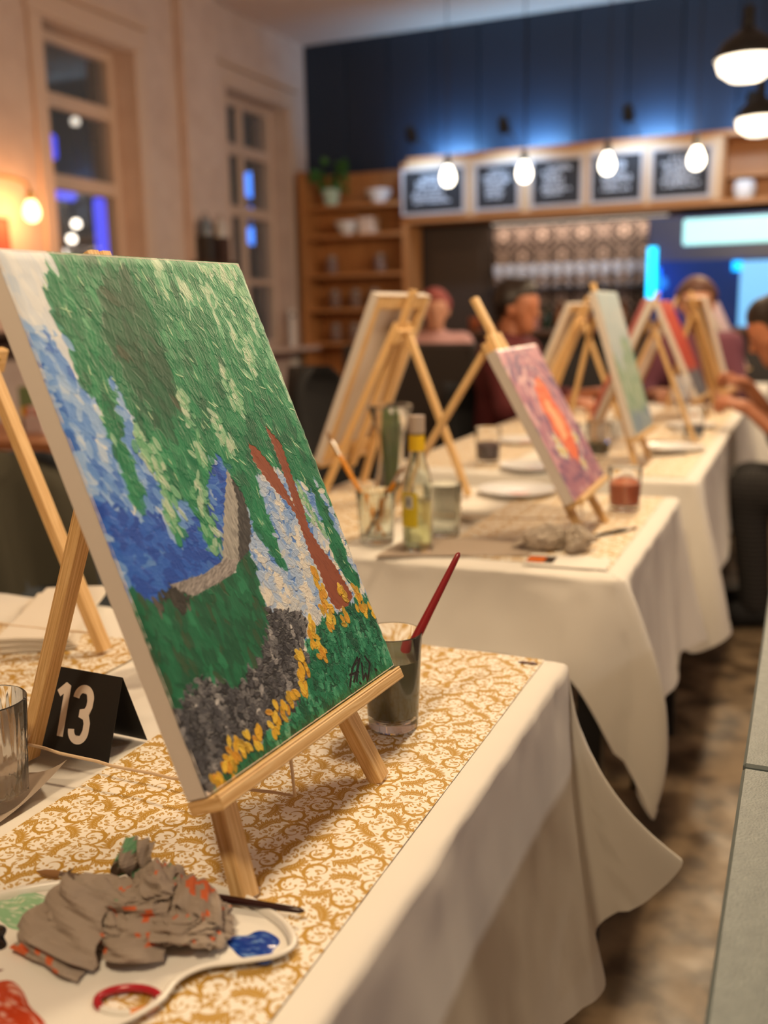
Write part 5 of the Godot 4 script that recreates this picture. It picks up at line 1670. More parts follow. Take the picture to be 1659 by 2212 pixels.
# ------------------------------------------------------------------ the nearest table
func build_near_table() -> void:
	table("cloth-covered table nearest in view, carrying the river painting", -1.295, -0.268, -0.34, -1.205)
	var ribs := [
		[-0.268, -0.36, 0.05, 0.0, 0.40], [-0.268, -0.50, 0.03, 0.0, 0.37], [-0.268, -0.66, 0.045, 0.0, 0.36], [-0.268, -0.80, 0.028, 0.0, 0.35], [-0.268, -0.95, 0.036, 0.0, 0.375], [-0.268, -1.08, 0.046, -0.01, 0.425],
		[-0.268, -1.165, 0.064, -0.03, 0.455, 0.022, -0.005, 0.5], [-0.269, -1.196, 0.038, -0.070, 0.425, 0.012, -0.035, 0.5], [-0.2695, -1.200, 0.105, -0.062, 0.355, 0.030, -0.03, 0.54], [-0.270, -1.203, 0.150, -0.045, 0.275, 0.046, -0.02, 0.58], [-0.280, -1.205, 0.045, -0.10, 0.33, 0.02, -0.05, 0.5],
		[-0.40, -1.205, 0.0, -0.03, 0.33], [-0.58, -1.205, 0.0, -0.05, 0.34], [-0.76, -1.205, 0.0, -0.028, 0.33], [-0.98, -1.205, 0.0, -0.045, 0.34], [-1.19, -1.205, -0.02, -0.04, 0.37],
		[-1.292, -1.20, -0.08, -0.08, 0.43], [-1.295, -1.12, -0.04, 0.0, 0.37], [-1.295, -0.9, -0.03, 0.0, 0.34], [-1.295, -0.65, -0.045, 0.0, 0.34], [-1.295, -0.42, -0.03, 0.0, 0.36],
		[-1.292, -0.343, -0.08, 0.08, 0.43], [-1.05, -0.34, 0.0, 0.04, 0.36], [-0.75, -0.34, 0.0, 0.03, 0.34], [-0.45, -0.34, 0.0, 0.04, 0.35], [-0.275, -0.343, 0.08, 0.08, 0.43]]
	tablecloth("white cotton cloth on the nearest table, its corner flap sticking out", -1.295, -0.268, -0.34, -1.205, ribs, 61)
	runner("gold scroll-patterned paper runner under the river painting", -0.632, -0.294, -0.345, -1.190, 2)
	runner("gold-patterned paper runner under the folded napkins", -1.14, -0.812, -0.36, -1.065, 3)
	# easel with the river painting
	var at := Vector3(-0.3352, TOP + 0.003, -0.7015)
	var turn := deg_to_rad(85.5)
	easel("pine tabletop easel holding the river painting on the nearest table", at, turn)
	canvas("painting of a blue river under a green willow, signed in black", painted(river_painting(), 0.07, 0.5), 0.304, 0.438, at, turn)
	# the neighbour's easel, turned away
	easel("empty pine tabletop easel turned away behind the river painting", Vector3(-1.248, TOP + 0.003, -0.985), deg_to_rad(-90.0))
	# glass of painting water with a red brush
	tumbler("water_glass", "tumbler of murky green painting water holding a red brush", Vector3(-0.398, TOP + 0.003, -0.925), 0.0275, 0.0335, 0.110, 0, 0.74, rgb(104, 106, 82))
	brush("red lacquered paint brush leaning in the murky water glass", Vector3(-0.412, TOP + 0.018, -0.912), Vector3(-0.334, TOP + 0.197, -0.966), M.red_lacquer, 0.0054)
	# ribbed glasses
	tumbler("ribbed_glass", "empty ribbed glass at the picture edge beside the number card", Vector3(-0.682, TOP + 0.003, -0.628), 0.030, 0.036, 0.105, 30)
	tumbler("ribbed_glass", "ribbed glass half hidden behind the river painting", Vector3(-0.735, TOP + 0.001, -1.0), 0.030, 0.036, 0.10, 30)
	# number card
	var t := thing("table_number_card", "black tent card with a white number 13", "card", Vector3(-0.692, TOP + 0.002, -0.768), deg_to_rad(-2.0))
	var wide := 0.112; var high := 0.083; var half := 0.031
	var m := MB.new()
	var slope := Vector3(0, high, -half).normalized()
	box(m, Vector3(0, high / 2, half / 2), Vector3(wide, Vector2(high, half).length(), 0.0008), 0.0002, Basis(Vector3(1, 0, 0), slope, Vector3(1, 0, 0).cross(slope)))
	var slope2 := Vector3(0, high, half).normalized()
	box(m, Vector3(0, high / 2, -half / 2), Vector3(wide, Vector2(high, half).length(), 0.0008), 0.0002, Basis(Vector3(1, 0, 0), slope2, Vector3(1, 0, 0).cross(slope2)))
	var card := put("folded_card", m, M.black_card, t)
	var plane := Transform3D(Basis(Vector3(1, 0, 0), Vector3(1, 0, 0).cross(slope), -slope), Vector3(0, high / 2, half / 2))
	var w := 0.0041
	var one := stroke_shape(PackedVector2Array([Vector2(-0.0245, -0.0165), Vector2(-0.0135, -0.0265), Vector2(-0.0135, 0.0275)]), w)
	var pts := PackedVector2Array()
	pts.append_array(arc(Vector2(0.010, -0.0155), 0.0098, 0.0105, PI, TAU + 0.2, 12))
	pts.append_array(PackedVector2Array([Vector2(0.0195, -0.008), Vector2(0.0165, -0.0022), Vector2(0.0085, 0.0)]))
	pts.append_array(PackedVector2Array([Vector2(0.0170, 0.0024), Vector2(0.0198, 0.009)]))
	pts.append_array(arc(Vector2(0.010, 0.0175), 0.0098, 0.0105, -0.1, PI, 12))
	var three := stroke_shape(pts, w)
	for s in [one, three]:
		m = MB.new()
		prism(m, s, 0.0003, plane * Transform3D(Basis(), Vector3(0, 0.0005, 0)))
		put("numeral", m, M.white_print, card)
	# folded napkins in a pile
	var nap := MB.new()
	var poly := PackedVector2Array([Vector2(-0.05, -0.128), Vector2(0.0, -0.13), Vector2(0.05, -0.128), Vector2(0.051, 0.0), Vector2(0.05, 0.128), Vector2(0.012, 0.131), Vector2(-0.02, 0.127), Vector2(-0.05, 0.129), Vector2(-0.049, 0.0)])
	prism(nap, poly, 0.0011)
	for k in 4: prism(nap, poly, 0.0010, Transform3D(Basis(), Vector3(0.0012 * sin(k * 2.0), 0.0013 * (k + 1), 0.0016 * cos(k * 3.0))))
	var nm := nap.mesh()
	for k in 3:
		var o := put("folded_napkin", nm, M.napkin)
		o.position = Vector3(-1.025 + 0.004 * k, TOP + 0.0035 + 0.0072 * k, -1.082 - 0.003 * k); o.rotation.y = deg_to_rad(35.0 - 4.0 * k)
		tag(o, ["white folded napkin at the bottom of the pile", "white folded napkin in the middle of the pile", "white folded napkin on top of the pile"][k] + " near the far table edge", "napkin", "folded napkins")
	# loose paper under the ribbed glass, one corner lifting
	var rows := []
	for j in 15:
		var row := []
		for i in 15:
			var u := i / 14.0; var v := j / 14.0
			var p := Vector3(lerpf(-0.80, -0.640, u) - 0.02 * v, 0, lerpf(-0.70, -0.52, v) + 0.02 * u)
			p.y = TOP + 0.0030 + 0.028 * pow(maxf(0.0, u - v * 0.7 - 0.55) / 0.45, 2.0) + 0.0006 * sin(u * 9.0 + v * 4.0)
			row.append(p)
		rows.append(row)
	tag(put("paper_towel", sheet(rows, func(_i, _j, p): return Vector2(p.x, p.z)), M.kraft), "grey-brown paper towel sheet with a lifted corner under the ribbed glass", "paper towel")
	# dried paint spot at the far corner
	m = MB.new()
	prism(m, PackedVector2Array([Vector2(-0.013, 0.0), Vector2(-0.006, -0.004), Vector2(0.002, -0.003), Vector2(0.006, -0.006), Vector2(0.014, -0.002), Vector2(0.009, 0.003), Vector2(0.0, 0.001), Vector2(-0.005, 0.004)]), 0.0006, Transform3D(Basis(), Vector3(-0.311, TOP + 0.0034, -1.168)))
	tag(put("paint_flake", m, mat(rgb(84, 34, 26), 0.5)), "dark red paint flake on the far corner of the runner", "paint flake")
	build_palette()

func build_palette() -> void:
	var t := thing("paint_palette", "white plastic oval palette with blobs of paint at the table edge", "palette", Vector3(-0.44, TOP + 0.0035, -0.49))
	var o := Vector2(-0.44, -0.49)
	var raw := [-0.311, -0.538, -0.325, -0.556, -0.352, -0.570, -0.392, -0.580, -0.452, -0.574, -0.512, -0.548, -0.560, -0.508, -0.585, -0.455, -0.580, -0.405, -0.545, -0.375, -0.49, -0.368, -0.43, -0.385, -0.385, -0.415, -0.366, -0.449, -0.3665, -0.475, -0.357, -0.493, -0.335, -0.508, -0.3165, -0.522]
	var coarse := PackedVector2Array()
	for i in range(0, raw.size(), 2): coarse.append(Vector2(raw[i], raw[i + 1]) - o)
	var line := PackedVector2Array()
	var n := coarse.size()
	for i in n:
		for k in 4: line.append(coarse[i].cubic_interpolate(coarse[(i + 1) % n], coarse[(i + n - 1) % n], coarse[(i + 2) % n], k / 4.0))
	var hole := arc(Vector2(-0.389, -0.449) - o, 0.021, 0.012, 0, TAU, 24)
	hole.remove_at(hole.size() - 1)
	for i in hole.size(): hole[i] = (hole[i] - (Vector2(-0.389, -0.449) - o)).rotated(-0.35) + Vector2(-0.389, -0.449) - o
	var inner: PackedVector2Array = Geometry2D.offset_polygon(line, -0.006)[0]
	var hc := hole[0].x
	var cut := (hole[0] + hole[12]) / 2.0
	var m := MB.new()
	for side in [-1.0, 1.0]:
		var halfplane := PackedVector2Array([Vector2(cut.x, -1), Vector2(cut.x + side, -1), Vector2(cut.x + side, 1), Vector2(cut.x, 1)])
		for piece in Geometry2D.intersect_polygons(inner, halfplane):
			for q in Geometry2D.clip_polygons(piece, hole): prism(m, q, 0.0015, Transform3D(Basis(), Vector3(0, 0.0012, 0)))
	var tray := put("tray", m, M.plastic, t)
	# raised rim all round
	m = MB.new()
	var prof := [Vector2(0.0062, 0.0012), Vector2(0.004, 0.0070), Vector2(0.0020, 0.0082), Vector2(0.0, 0.0075), Vector2(-0.0012, 0.0060), Vector2(0.0002, 0.0062), Vector2(0.0022, 0.0066), Vector2(0.0032, 0.0058), Vector2(0.0054, 0.0)]
	var ln := line.size()
	var from := 0
	for i in ln:
		for k in prof.size():
			var quad := []
			for e in [[i, k], [i + 1, k], [i + 1, k + 1], [i, k + 1]]:
				var a := line[e[0] % ln]
				var tan := (line[(e[0] + 1) % ln] - line[(e[0] + ln - 1) % ln]).normalized()
				var inn := Vector2(-tan.y, tan.x)
				if Geometry2D.is_point_in_polygon(a - inn * 0.003, line): inn = -inn
				var p: Vector2 = prof[e[1] % prof.size()]
				quad.append(Vector3(a.x + inn.x * p.x, p.y, a.y + inn.y * p.x))
			m.grp = 1
			m.quad(quad[0], quad[1], quad[2], quad[3])
	m.orient(from)
	put("rim", m, M.plastic, t)
	m = MB.new()
	var ring := []
	var rad := []
	for i in hole.size() + 1:
		var p := hole[i % hole.size()]
		ring.append(Vector3(p.x, 0.0035, p.y)); rad.append(0.0022)
	tube(m, ring, rad, 8)
	put("thumb_hole_rim", m, M.plastic, t)
	m = MB.new()
	tube(m, ring.slice(9, 24), rad.slice(9, 24).map(func(x): return x * 1.25), 8)
	put("red_smear", m, mat(rgb(176, 36, 48), 0.2), tray)
	m = MB.new()
	tube(m, ring.slice(1, 6), rad.slice(1, 6).map(func(x): return x * 1.2), 8)
	put("orange_smear", m, mat(rgb(220, 130, 40), 0.2), tray)
	# blobs of paint: x, z, half length, half width, turn, colour, streak colour, name
	var blobs := [[-0.340, -0.5305, 0.0195, 0.0165, 0.3, rgb(26, 66, 160), rgb(120, 160, 220)], [-0.528, -0.500, 0.030, 0.020, 0.4, rgb(150, 200, 160), rgb(220, 232, 214)], [-0.527, -0.466, 0.018, 0.012, 0.5, rgb(16, 16, 17), rgb(70, 70, 70)],
		[-0.452, -0.413, 0.038, 0.012, 0.45, rgb(190, 66, 30), rgb(238, 200, 190)], [-0.418, -0.5665, 0.012, 0.006, -0.3, rgb(176, 24, 38), rgb(226, 110, 110)], [-0.478, -0.552, 0.007, 0.005, 0.2, rgb(226, 178, 40), rgb(240, 210, 110)], [-0.50, -0.432, 0.013, 0.002, -0.9, rgb(110, 26, 40), rgb(150, 60, 60)]]
	var names := ["blue_paint", "green_paint", "black_paint", "orange_paint", "red_paint", "yellow_paint", "crimson_smear"]
	for k in blobs.size():
		var b: Array = blobs[k]
		var nz := noise(110.0, 70 + k, 2)
		var rows := []; var cols := []
		for j in 13:
			var row := []; var cr := []
			for i in 33:
				var a := TAU * (i % 32) / 32.0
				var f := j / 12.0
				var wob := 1.0 + 0.16 * sin(a * 3.0 + k) + 0.08 * sin(a * 5.0 + k * 2)
				var p := Vector2(cos(a) * b[2], sin(a) * b[3]).rotated(b[4]) * f * wob
				var q := Vector2(b[0], b[1]) - o + p
				row.append(Vector3(q.x, 0.0026 + 0.0030 * (1.0 - f * f) + 0.0010 * nz.get_noise_2d(q.x, q.y * 2.0) * (1.0 - f), q.y))
				var streak := clampf(nz.get_noise_2d(q.x * 0.6 + q.y, q.y * 2.0) * 3.0 - 0.55, 0.0, 1.0)
				cr.append((b[5] as Color).lerp(b[6], streak).srgb_to_linear())
			rows.append(row); cols.append(cr)
		var pm := mat(Color(1, 1, 1), 0.12); pm.vertex_color_use_as_albedo = true
		put(names[k], sheet(rows, func(_i, _j, p): return Vector2(p.x, p.z), true, cols), pm, tray)
	# crumpled towel lying in the palette
	m = MB.new()
	var grey := Color(0.36, 0.295, 0.245); var orange := Color(0.62, 0.14, 0.05); var green := Color(0.16, 0.36, 0.20)
	var stains := [[3.0, 0.60, orange], [9.0, 0.64, green]]
	crumple(m, Vector3(-0.455, TOP + 0.032, -0.508), Vector3(0.052, 0.036, 0.040), 83, stains, 0.3)
	crumple(m, Vector3(-0.386, TOP + 0.028, -0.522), Vector3(0.038, 0.030, 0.033), 97, stains, 1.2)
	crumple(m, Vector3(-0.424, TOP + 0.036, -0.538), Vector3(0.036, 0.034, 0.028), 88, stains, 2.0)
	# wings of the sheet that stick out of the ball
	fold_sheet(m, V(-0.512, TOP + 0.014, -0.478), V(-0.488, TOP + 0.060, -0.522), V(-0.425, TOP + 0.010, -0.462), V(-0.440, TOP + 0.058, -0.500), V(-0.004, 0.020, 0.016), 3, grey, grey)
	fold_sheet(m, V(-0.500, TOP + 0.008, -0.462), V(-0.512, TOP + 0.022, -0.500), V(-0.430, TOP + 0.006, -0.452), V(-0.440, TOP + 0.020, -0.490), V(0.0, 0.012, 0.01), 5, grey, orange)
	fold_sheet(m, V(-0.430, TOP + 0.012, -0.478), V(-0.452, TOP + 0.048, -0.500), V(-0.388, TOP + 0.010, -0.492), V(-0.402, TOP + 0.052, -0.520), V(0.002, 0.010, 0.014), 8, grey, orange)
	fold_sheet(m, V(-0.418, TOP + 0.050, -0.552), V(-0.392, TOP + 0.045, -0.552), V(-0.398, TOP + 0.052, -0.512), V(-0.360, TOP + 0.030, -0.518), V(0.004, 0.014, 0.0), 11, grey, orange)
	fold_sheet(m, V(-0.470, TOP + 0.040, -0.545), V(-0.430, TOP + 0.040, -0.552), V(-0.462, TOP + 0.094, -0.552), V(-0.438, TOP + 0.090, -0.556), V(0.0, 0.0, 0.010), 14, grey, green)
	for i in m.v.size():          # pressed down into the palette
		var p := m.v[i]
		m.v[i] = V(p.x, TOP + 0.0065 + maxf(0.0, p.y - TOP - 0.006) * 0.60, p.z)
	tag(put("crumpled_towel", m, M.towel), "crumpled grey-brown paper towel smeared with orange and green paint on the palette", "paper towel")
	brush("dark-handled paint brush lying behind the palette", Vector3(-0.556, TOP + 0.0078, -0.545), Vector3(-0.322, TOP + 0.0125, -0.5725), M.dark_lacquer, 0.0042)

# ------------------------------------------------------------------ the second table
func build_second_table() -> void:
	table("cloth-covered table behind the nearest one", -1.165, -0.268, -1.63, -2.43)
	var ribs := [
		[-0.27, -2.43, 0.06, -0.06, 0.36], [-0.268, -2.33, 0.03, 0.0, 0.36], [-0.268, -2.15, 0.034, 0.0, 0.37], [-0.268, -1.98, 0.020, 0.0, 0.37], [-0.268, -1.82, 0.026, 0.0, 0.39], [-0.268, -1.71, 0.020, 0.01, 0.42],
		[-0.270, -1.640, 0.058, -0.005, 0.44, 0.078, 0.0, 0.52], [-0.285, -1.632, 0.02, 0.00, 0.33, 0.022, 0.01, 0.5], [-0.34, -1.63, -0.005, 0.03, 0.18, 0.01, 0.022, 0.6], [-0.45, -1.63, 0.0, 0.03, 0.15], [-0.65, -1.63, 0.0, 0.03, 0.155], [-0.85, -1.63, 0.0, 0.045, 0.16], [-1.05, -1.63, 0.0, 0.03, 0.17],
		[-1.162, -1.632, -0.06, 0.06, 0.3], [-1.165, -1.8, -0.03, 0, 0.34], [-1.165, -2.05, -0.045, 0, 0.34], [-1.165, -2.3, -0.03, 0, 0.34], [-1.162, -2.428, -0.06, -0.06, 0.4], [-0.95, -2.43, 0, -0.03, 0.34], [-0.7, -2.43, 0, -0.045, 0.34], [-0.45, -2.43, 0, -0.03, 0.34]]
	tablecloth("white cotton cloth on the second table, hem swooping down to its corner", -1.165, -0.268, -1.63, -2.43, ribs, 71)
	runner("gold-patterned paper runner under the glowing doorway painting", -0.64, -0.300, -1.68, -2.40, 4)
	runner("gold-patterned paper runner on the far side of the second table", -1.14, -0.83, -1.66, -2.40, 5)
	var at := Vector3(-0.342, TOP + 0.003, -1.965)
	easel("pine tabletop easel holding the mauve and red painting", at, deg_to_rad(91.3), 0.501)
	canvas("square painting of a glowing red doorway in mauve with white flowers", painted(small_painting(0, 51), 0.08), 0.331, 0.326, at, deg_to_rad(91.3), 0.501)
	at = Vector3(-1.141, TOP + 0.003, -2.257)
	easel("pine tabletop easel seen from behind on the second table", at, deg_to_rad(-93.3))
	canvas("canvas seen from behind, tall, on the second table", painted(small_painting(4, 52), 0.08), 0.30, 0.438, at, deg_to_rad(-93.3))
	# bottle with yellow labels
	var t := thing("glass_bottle", "clear glass bottle of pale drink with yellow labels", "bottle", Vector3(-0.672, TOP + 0.002, -1.70), deg_to_rad(-20))
	var m := MB.new()
	lathe(m, [Vector2(0, 0), Vector2(0.026, 0.0), Vector2(0.029, 0.004), Vector2(0.0295, 0.02), Vector2(0.0295, 0.125), Vector2(0.027, 0.145), Vector2(0.018, 0.175), Vector2(0.0140, 0.20), Vector2(0.0135, 0.245), Vector2(0.0152, 0.247), Vector2(0.0152, 0.258), Vector2(0.013, 0.260), Vector2(0.0112, 0.258), Vector2(0.0112, 0.2), Vector2(0.0155, 0.175), Vector2(0.0245, 0.145), Vector2(0.027, 0.124), Vector2(0.027, 0.012), Vector2(0.02, 0.008), Vector2(0, 0.011)], 40)
	put("glass", m, M.green_glass, t)
	m = MB.new()
	lathe(m, [Vector2(0, 0.0115), Vector2(0.0262, 0.0128), Vector2(0.0262, 0.10), Vector2(0, 0.1003)], 32)
	var drink := glass(Color(0.93, 0.92, 0.72, 0.12)); drink.refraction_scale = 0.033
	put("pale_drink", m, drink, t)
	m = MB.new(); lathe(m, [Vector2(0.0152, 0.196), Vector2(0.0160, 0.196), Vector2(0.0150, 0.226), Vector2(0.0143, 0.226), Vector2(0.0152, 0.196)], 32)
	put("neck_label", m, mat(rgb(232, 190, 20), 0.5), t)
	m = MB.new(); lathe(m, [Vector2(0.0080, 0.226), Vector2(0.0158, 0.230), Vector2(0.0158, 0.262), Vector2(0.0, 0.2625)], 24)
	put("cap", m, mat(rgb(206, 190, 176), 0.35, 0.4), t)
	var label_: Node = null
	for e in [["body_label", 0.052, 0.118, rgb(214, 190, 20), 0.0299], ["label_panel", 0.088, 0.112, rgb(196, 196, 190), 0.0304], ["label_mark", 0.092, 0.108, rgb(60, 62, 66), 0.0308]]:
		m = MB.new()
		var a0 := -2.35 if e[0] == "body_label" else -1.75
		var a1 := -0.85 if e[0] == "body_label" else -1.15
		if e[0] == "label_mark": a0 = -1.55; a1 = -1.38
		for k in 16:
			var q := []
			for z in [[k, e[1]], [k + 1, e[1]], [k + 1, e[2]], [k, e[2]]]:
				var a := lerpf(a0, a1, z[0] / 16.0)
				q.append(Vector3(-cos(a + PI / 2) * -e[4], z[1], -sin(a) * e[4] * 1.0))
			for z in 4:
				var a := lerpf(a0, a1, [k, k + 1, k + 1, k][z] / 16.0)
				q[z] = Vector3(cos(a) * e[4], [e[1], e[1], e[2], e[2]][z], -sin(a) * e[4])
			m.grp = 1
			m.quad(q[0], q[1], q[2], q[3])
		var piece := put(e[0], m, mat(e[3], 0.5), label_ if label_ else t)
		if label_ == null: label_ = piece
	# ribbed glass of brushes
	tumbler("ribbed_glass", "ribbed glass of orange-handled brushes beside the bottle", Vector3(-0.775, TOP + 0.002, -1.735), 0.034, 0.040, 0.108, 24)
	brush("orange-handled brush leaning outwards with its bristles up", Vector3(-0.893, TOP + 0.222, -1.757), Vector3(-0.757, TOP + 0.016, -1.733), M.orange_lacquer, 0.0048)
	brush("orange-handled brush leaning towards the bottle", Vector3(-0.716, TOP + 0.160, -1.742), Vector3(-0.798, TOP + 0.018, -1.735), M.orange_lacquer, 0.0048)
	brush("short orange-handled brush inside the ribbed glass", Vector3(-0.745, TOP + 0.118, -1.722), Vector3(-0.783, TOP + 0.016, -1.750), M.orange_lacquer, 0.0046)
	brush("black-handled brush in the ribbed glass", Vector3(-0.731, TOP + 0.150, -1.756), Vector3(-0.79, TOP + 0.017, -1.718), M.wet_black, 0.0042)
	tumbler("ribbed_glass", "empty ribbed glass just behind the yellow-labelled bottle", Vector3(-0.668, TOP + 0.002, -1.835), 0.033, 0.038, 0.11, 24)
	# waisted vase with greenery
	t = thing("glass_vase", "waisted glass vase with green stems behind the brushes", "vase", Vector3(-0.935, TOP + 0.002, -2.19))
	t.scale = Vector3(1.12, 1.03, 1.12)
	m = MB.new()
	lathe(m, [Vector2(0, 0), Vector2(0.046, 0), Vector2(0.048, 0.006), Vector2(0.034, 0.06), Vector2(0.027, 0.11), Vector2(0.031, 0.16), Vector2(0.05, 0.225), Vector2(0.0488, 0.226), Vector2(0.0475, 0.225), Vector2(0.0285, 0.16), Vector2(0.0245, 0.11), Vector2(0.031, 0.06), Vector2(0.042, 0.014), Vector2(0, 0.01)], 40)
	put("glass", m, M.glass, t)
	for k in 5:
		m = MB.new()
		var a := k * 1.256
		tube(m, [Vector3(cos(a) * 0.006, 0.012, sin(a) * 0.006), Vector3(cos(a) * 0.011, 0.09, sin(a) * 0.011), Vector3(cos(a) * 0.013, 0.15, sin(a) * 0.013), Vector3(cos(a) * 0.016, 0.20, sin(a) * 0.016)], [0.006, 0.008, 0.010, 0.005], 8)
		put("stem", m, mat(rgb(62, 96, 34), 0.5), t)
	# water glass, plate, paper
	tumbler("water_glass", "tumbler of orange-brown painting water on the second table", Vector3(-0.366, TOP + 0.003, -2.215), 0.033, 0.038, 0.10, 0, 0.62, rgb(196, 104, 68))
	t = thing("paper_plate", "white plate with a pink smear behind the mauve painting", "plate", Vector3(-0.655, TOP + 0.002, -2.345), 0.2)
	m = MB.new(); lathe(m, [Vector2(0, 0.0), Vector2(0.07, 0.0), Vector2(0.075, 0.003), Vector2(0.10, 0.012), Vector2(0.101, 0.014), Vector2(0.072, 0.006), Vector2(0, 0.003)], 40)
	put("plate", m, M.ceramic, t)
	m = MB.new(); lathe(m, [Vector2(0, 0.0048), Vector2(0.03, 0.0042), Vector2(0.045, 0.0033)], 24, Transform3D(Basis().scaled(Vector3(1, 1, 0.5)), Vector3(0.01, 0, 0.01)))
	put("pink_paint", m, mat(rgb(222, 150, 140), 0.3), t)
	m = MB.new()
	var pale := Color(0.50, 0.43, 0.35)
	crumple(m, Vector3(-0.440, TOP + 0.025, -1.785), Vector3(0.056, 0.034, 0.034), 131, [], 0.4, pale)
	crumple(m, Vector3(-0.380, TOP + 0.024, -1.792), Vector3(0.042, 0.034, 0.030), 137, [], 1.4, pale)
	fold_sheet(m, V(-0.505, TOP + 0.007, -1.765), V(-0.495, TOP + 0.010, -1.815), V(-0.430, TOP + 0.022, -1.755), V(-0.430, TOP + 0.040, -1.800), V(0.0, 0.004, 0.003), 3, pale, pale)
	var ct := M.towel.duplicate() as StandardMaterial3D
	tag(put("crumpled_towel", m, ct), "crumpled clean paper towel before the mauve painting", "paper towel")
	var rows := []
	for j in 9:
		var row := []
		for i in 15:
			var u := i / 14.0; var v := j / 8.0
			row.append(Vector3(lerpf(-0.73, -0.46, u), TOP + 0.0042 + 0.004 * pow(u, 2.0) * (0.5 + 0.5 * sin(u * 6.0)), lerpf(-1.640, -1.80, v) - 0.10 * u + 0.02))
		rows.append(row)
	tag(put("paper_towel", sheet(rows, func(_i, _j, p): return Vector2(p.x, p.z)), M.kraft), "flat grey-brown paper towel at the front edge of the second table", "paper towel")
	t = thing("photo_card", "small printed card with an orange sunset picture at the table edge", "card", Vector3(-0.40, TOP + 0.0045, -1.70), deg_to_rad(4))
	m = MB.new(); box(m, Vector3(0.02, 0, 0), Vector3(0.15, 0.0008, 0.085), 0.0002)
	put("card_sheet", m, M.white_paper, t)
	m = MB.new(); box(m, Vector3(-0.028, 0.0006, 0.0), Vector3(0.05, 0.0004, 0.05), 0.0001)
	put("printed_photo", m, mat(rgb(38, 28, 26), 0.4), t)
	m = MB.new(); box(m, Vector3(-0.036, 0.0009, 0.002), Vector3(0.032, 0.0003, 0.04), 0.0001)
	put("printed_sunset", m, mat(rgb(226, 112, 34), 0.4), t)
	brush("dark paint brush lying by the foot of the mauve painting's easel", Vector3(-0.305, TOP + 0.006, -2.02), Vector3(-0.385, TOP + 0.006, -1.90), M.wet_black, 0.0045)

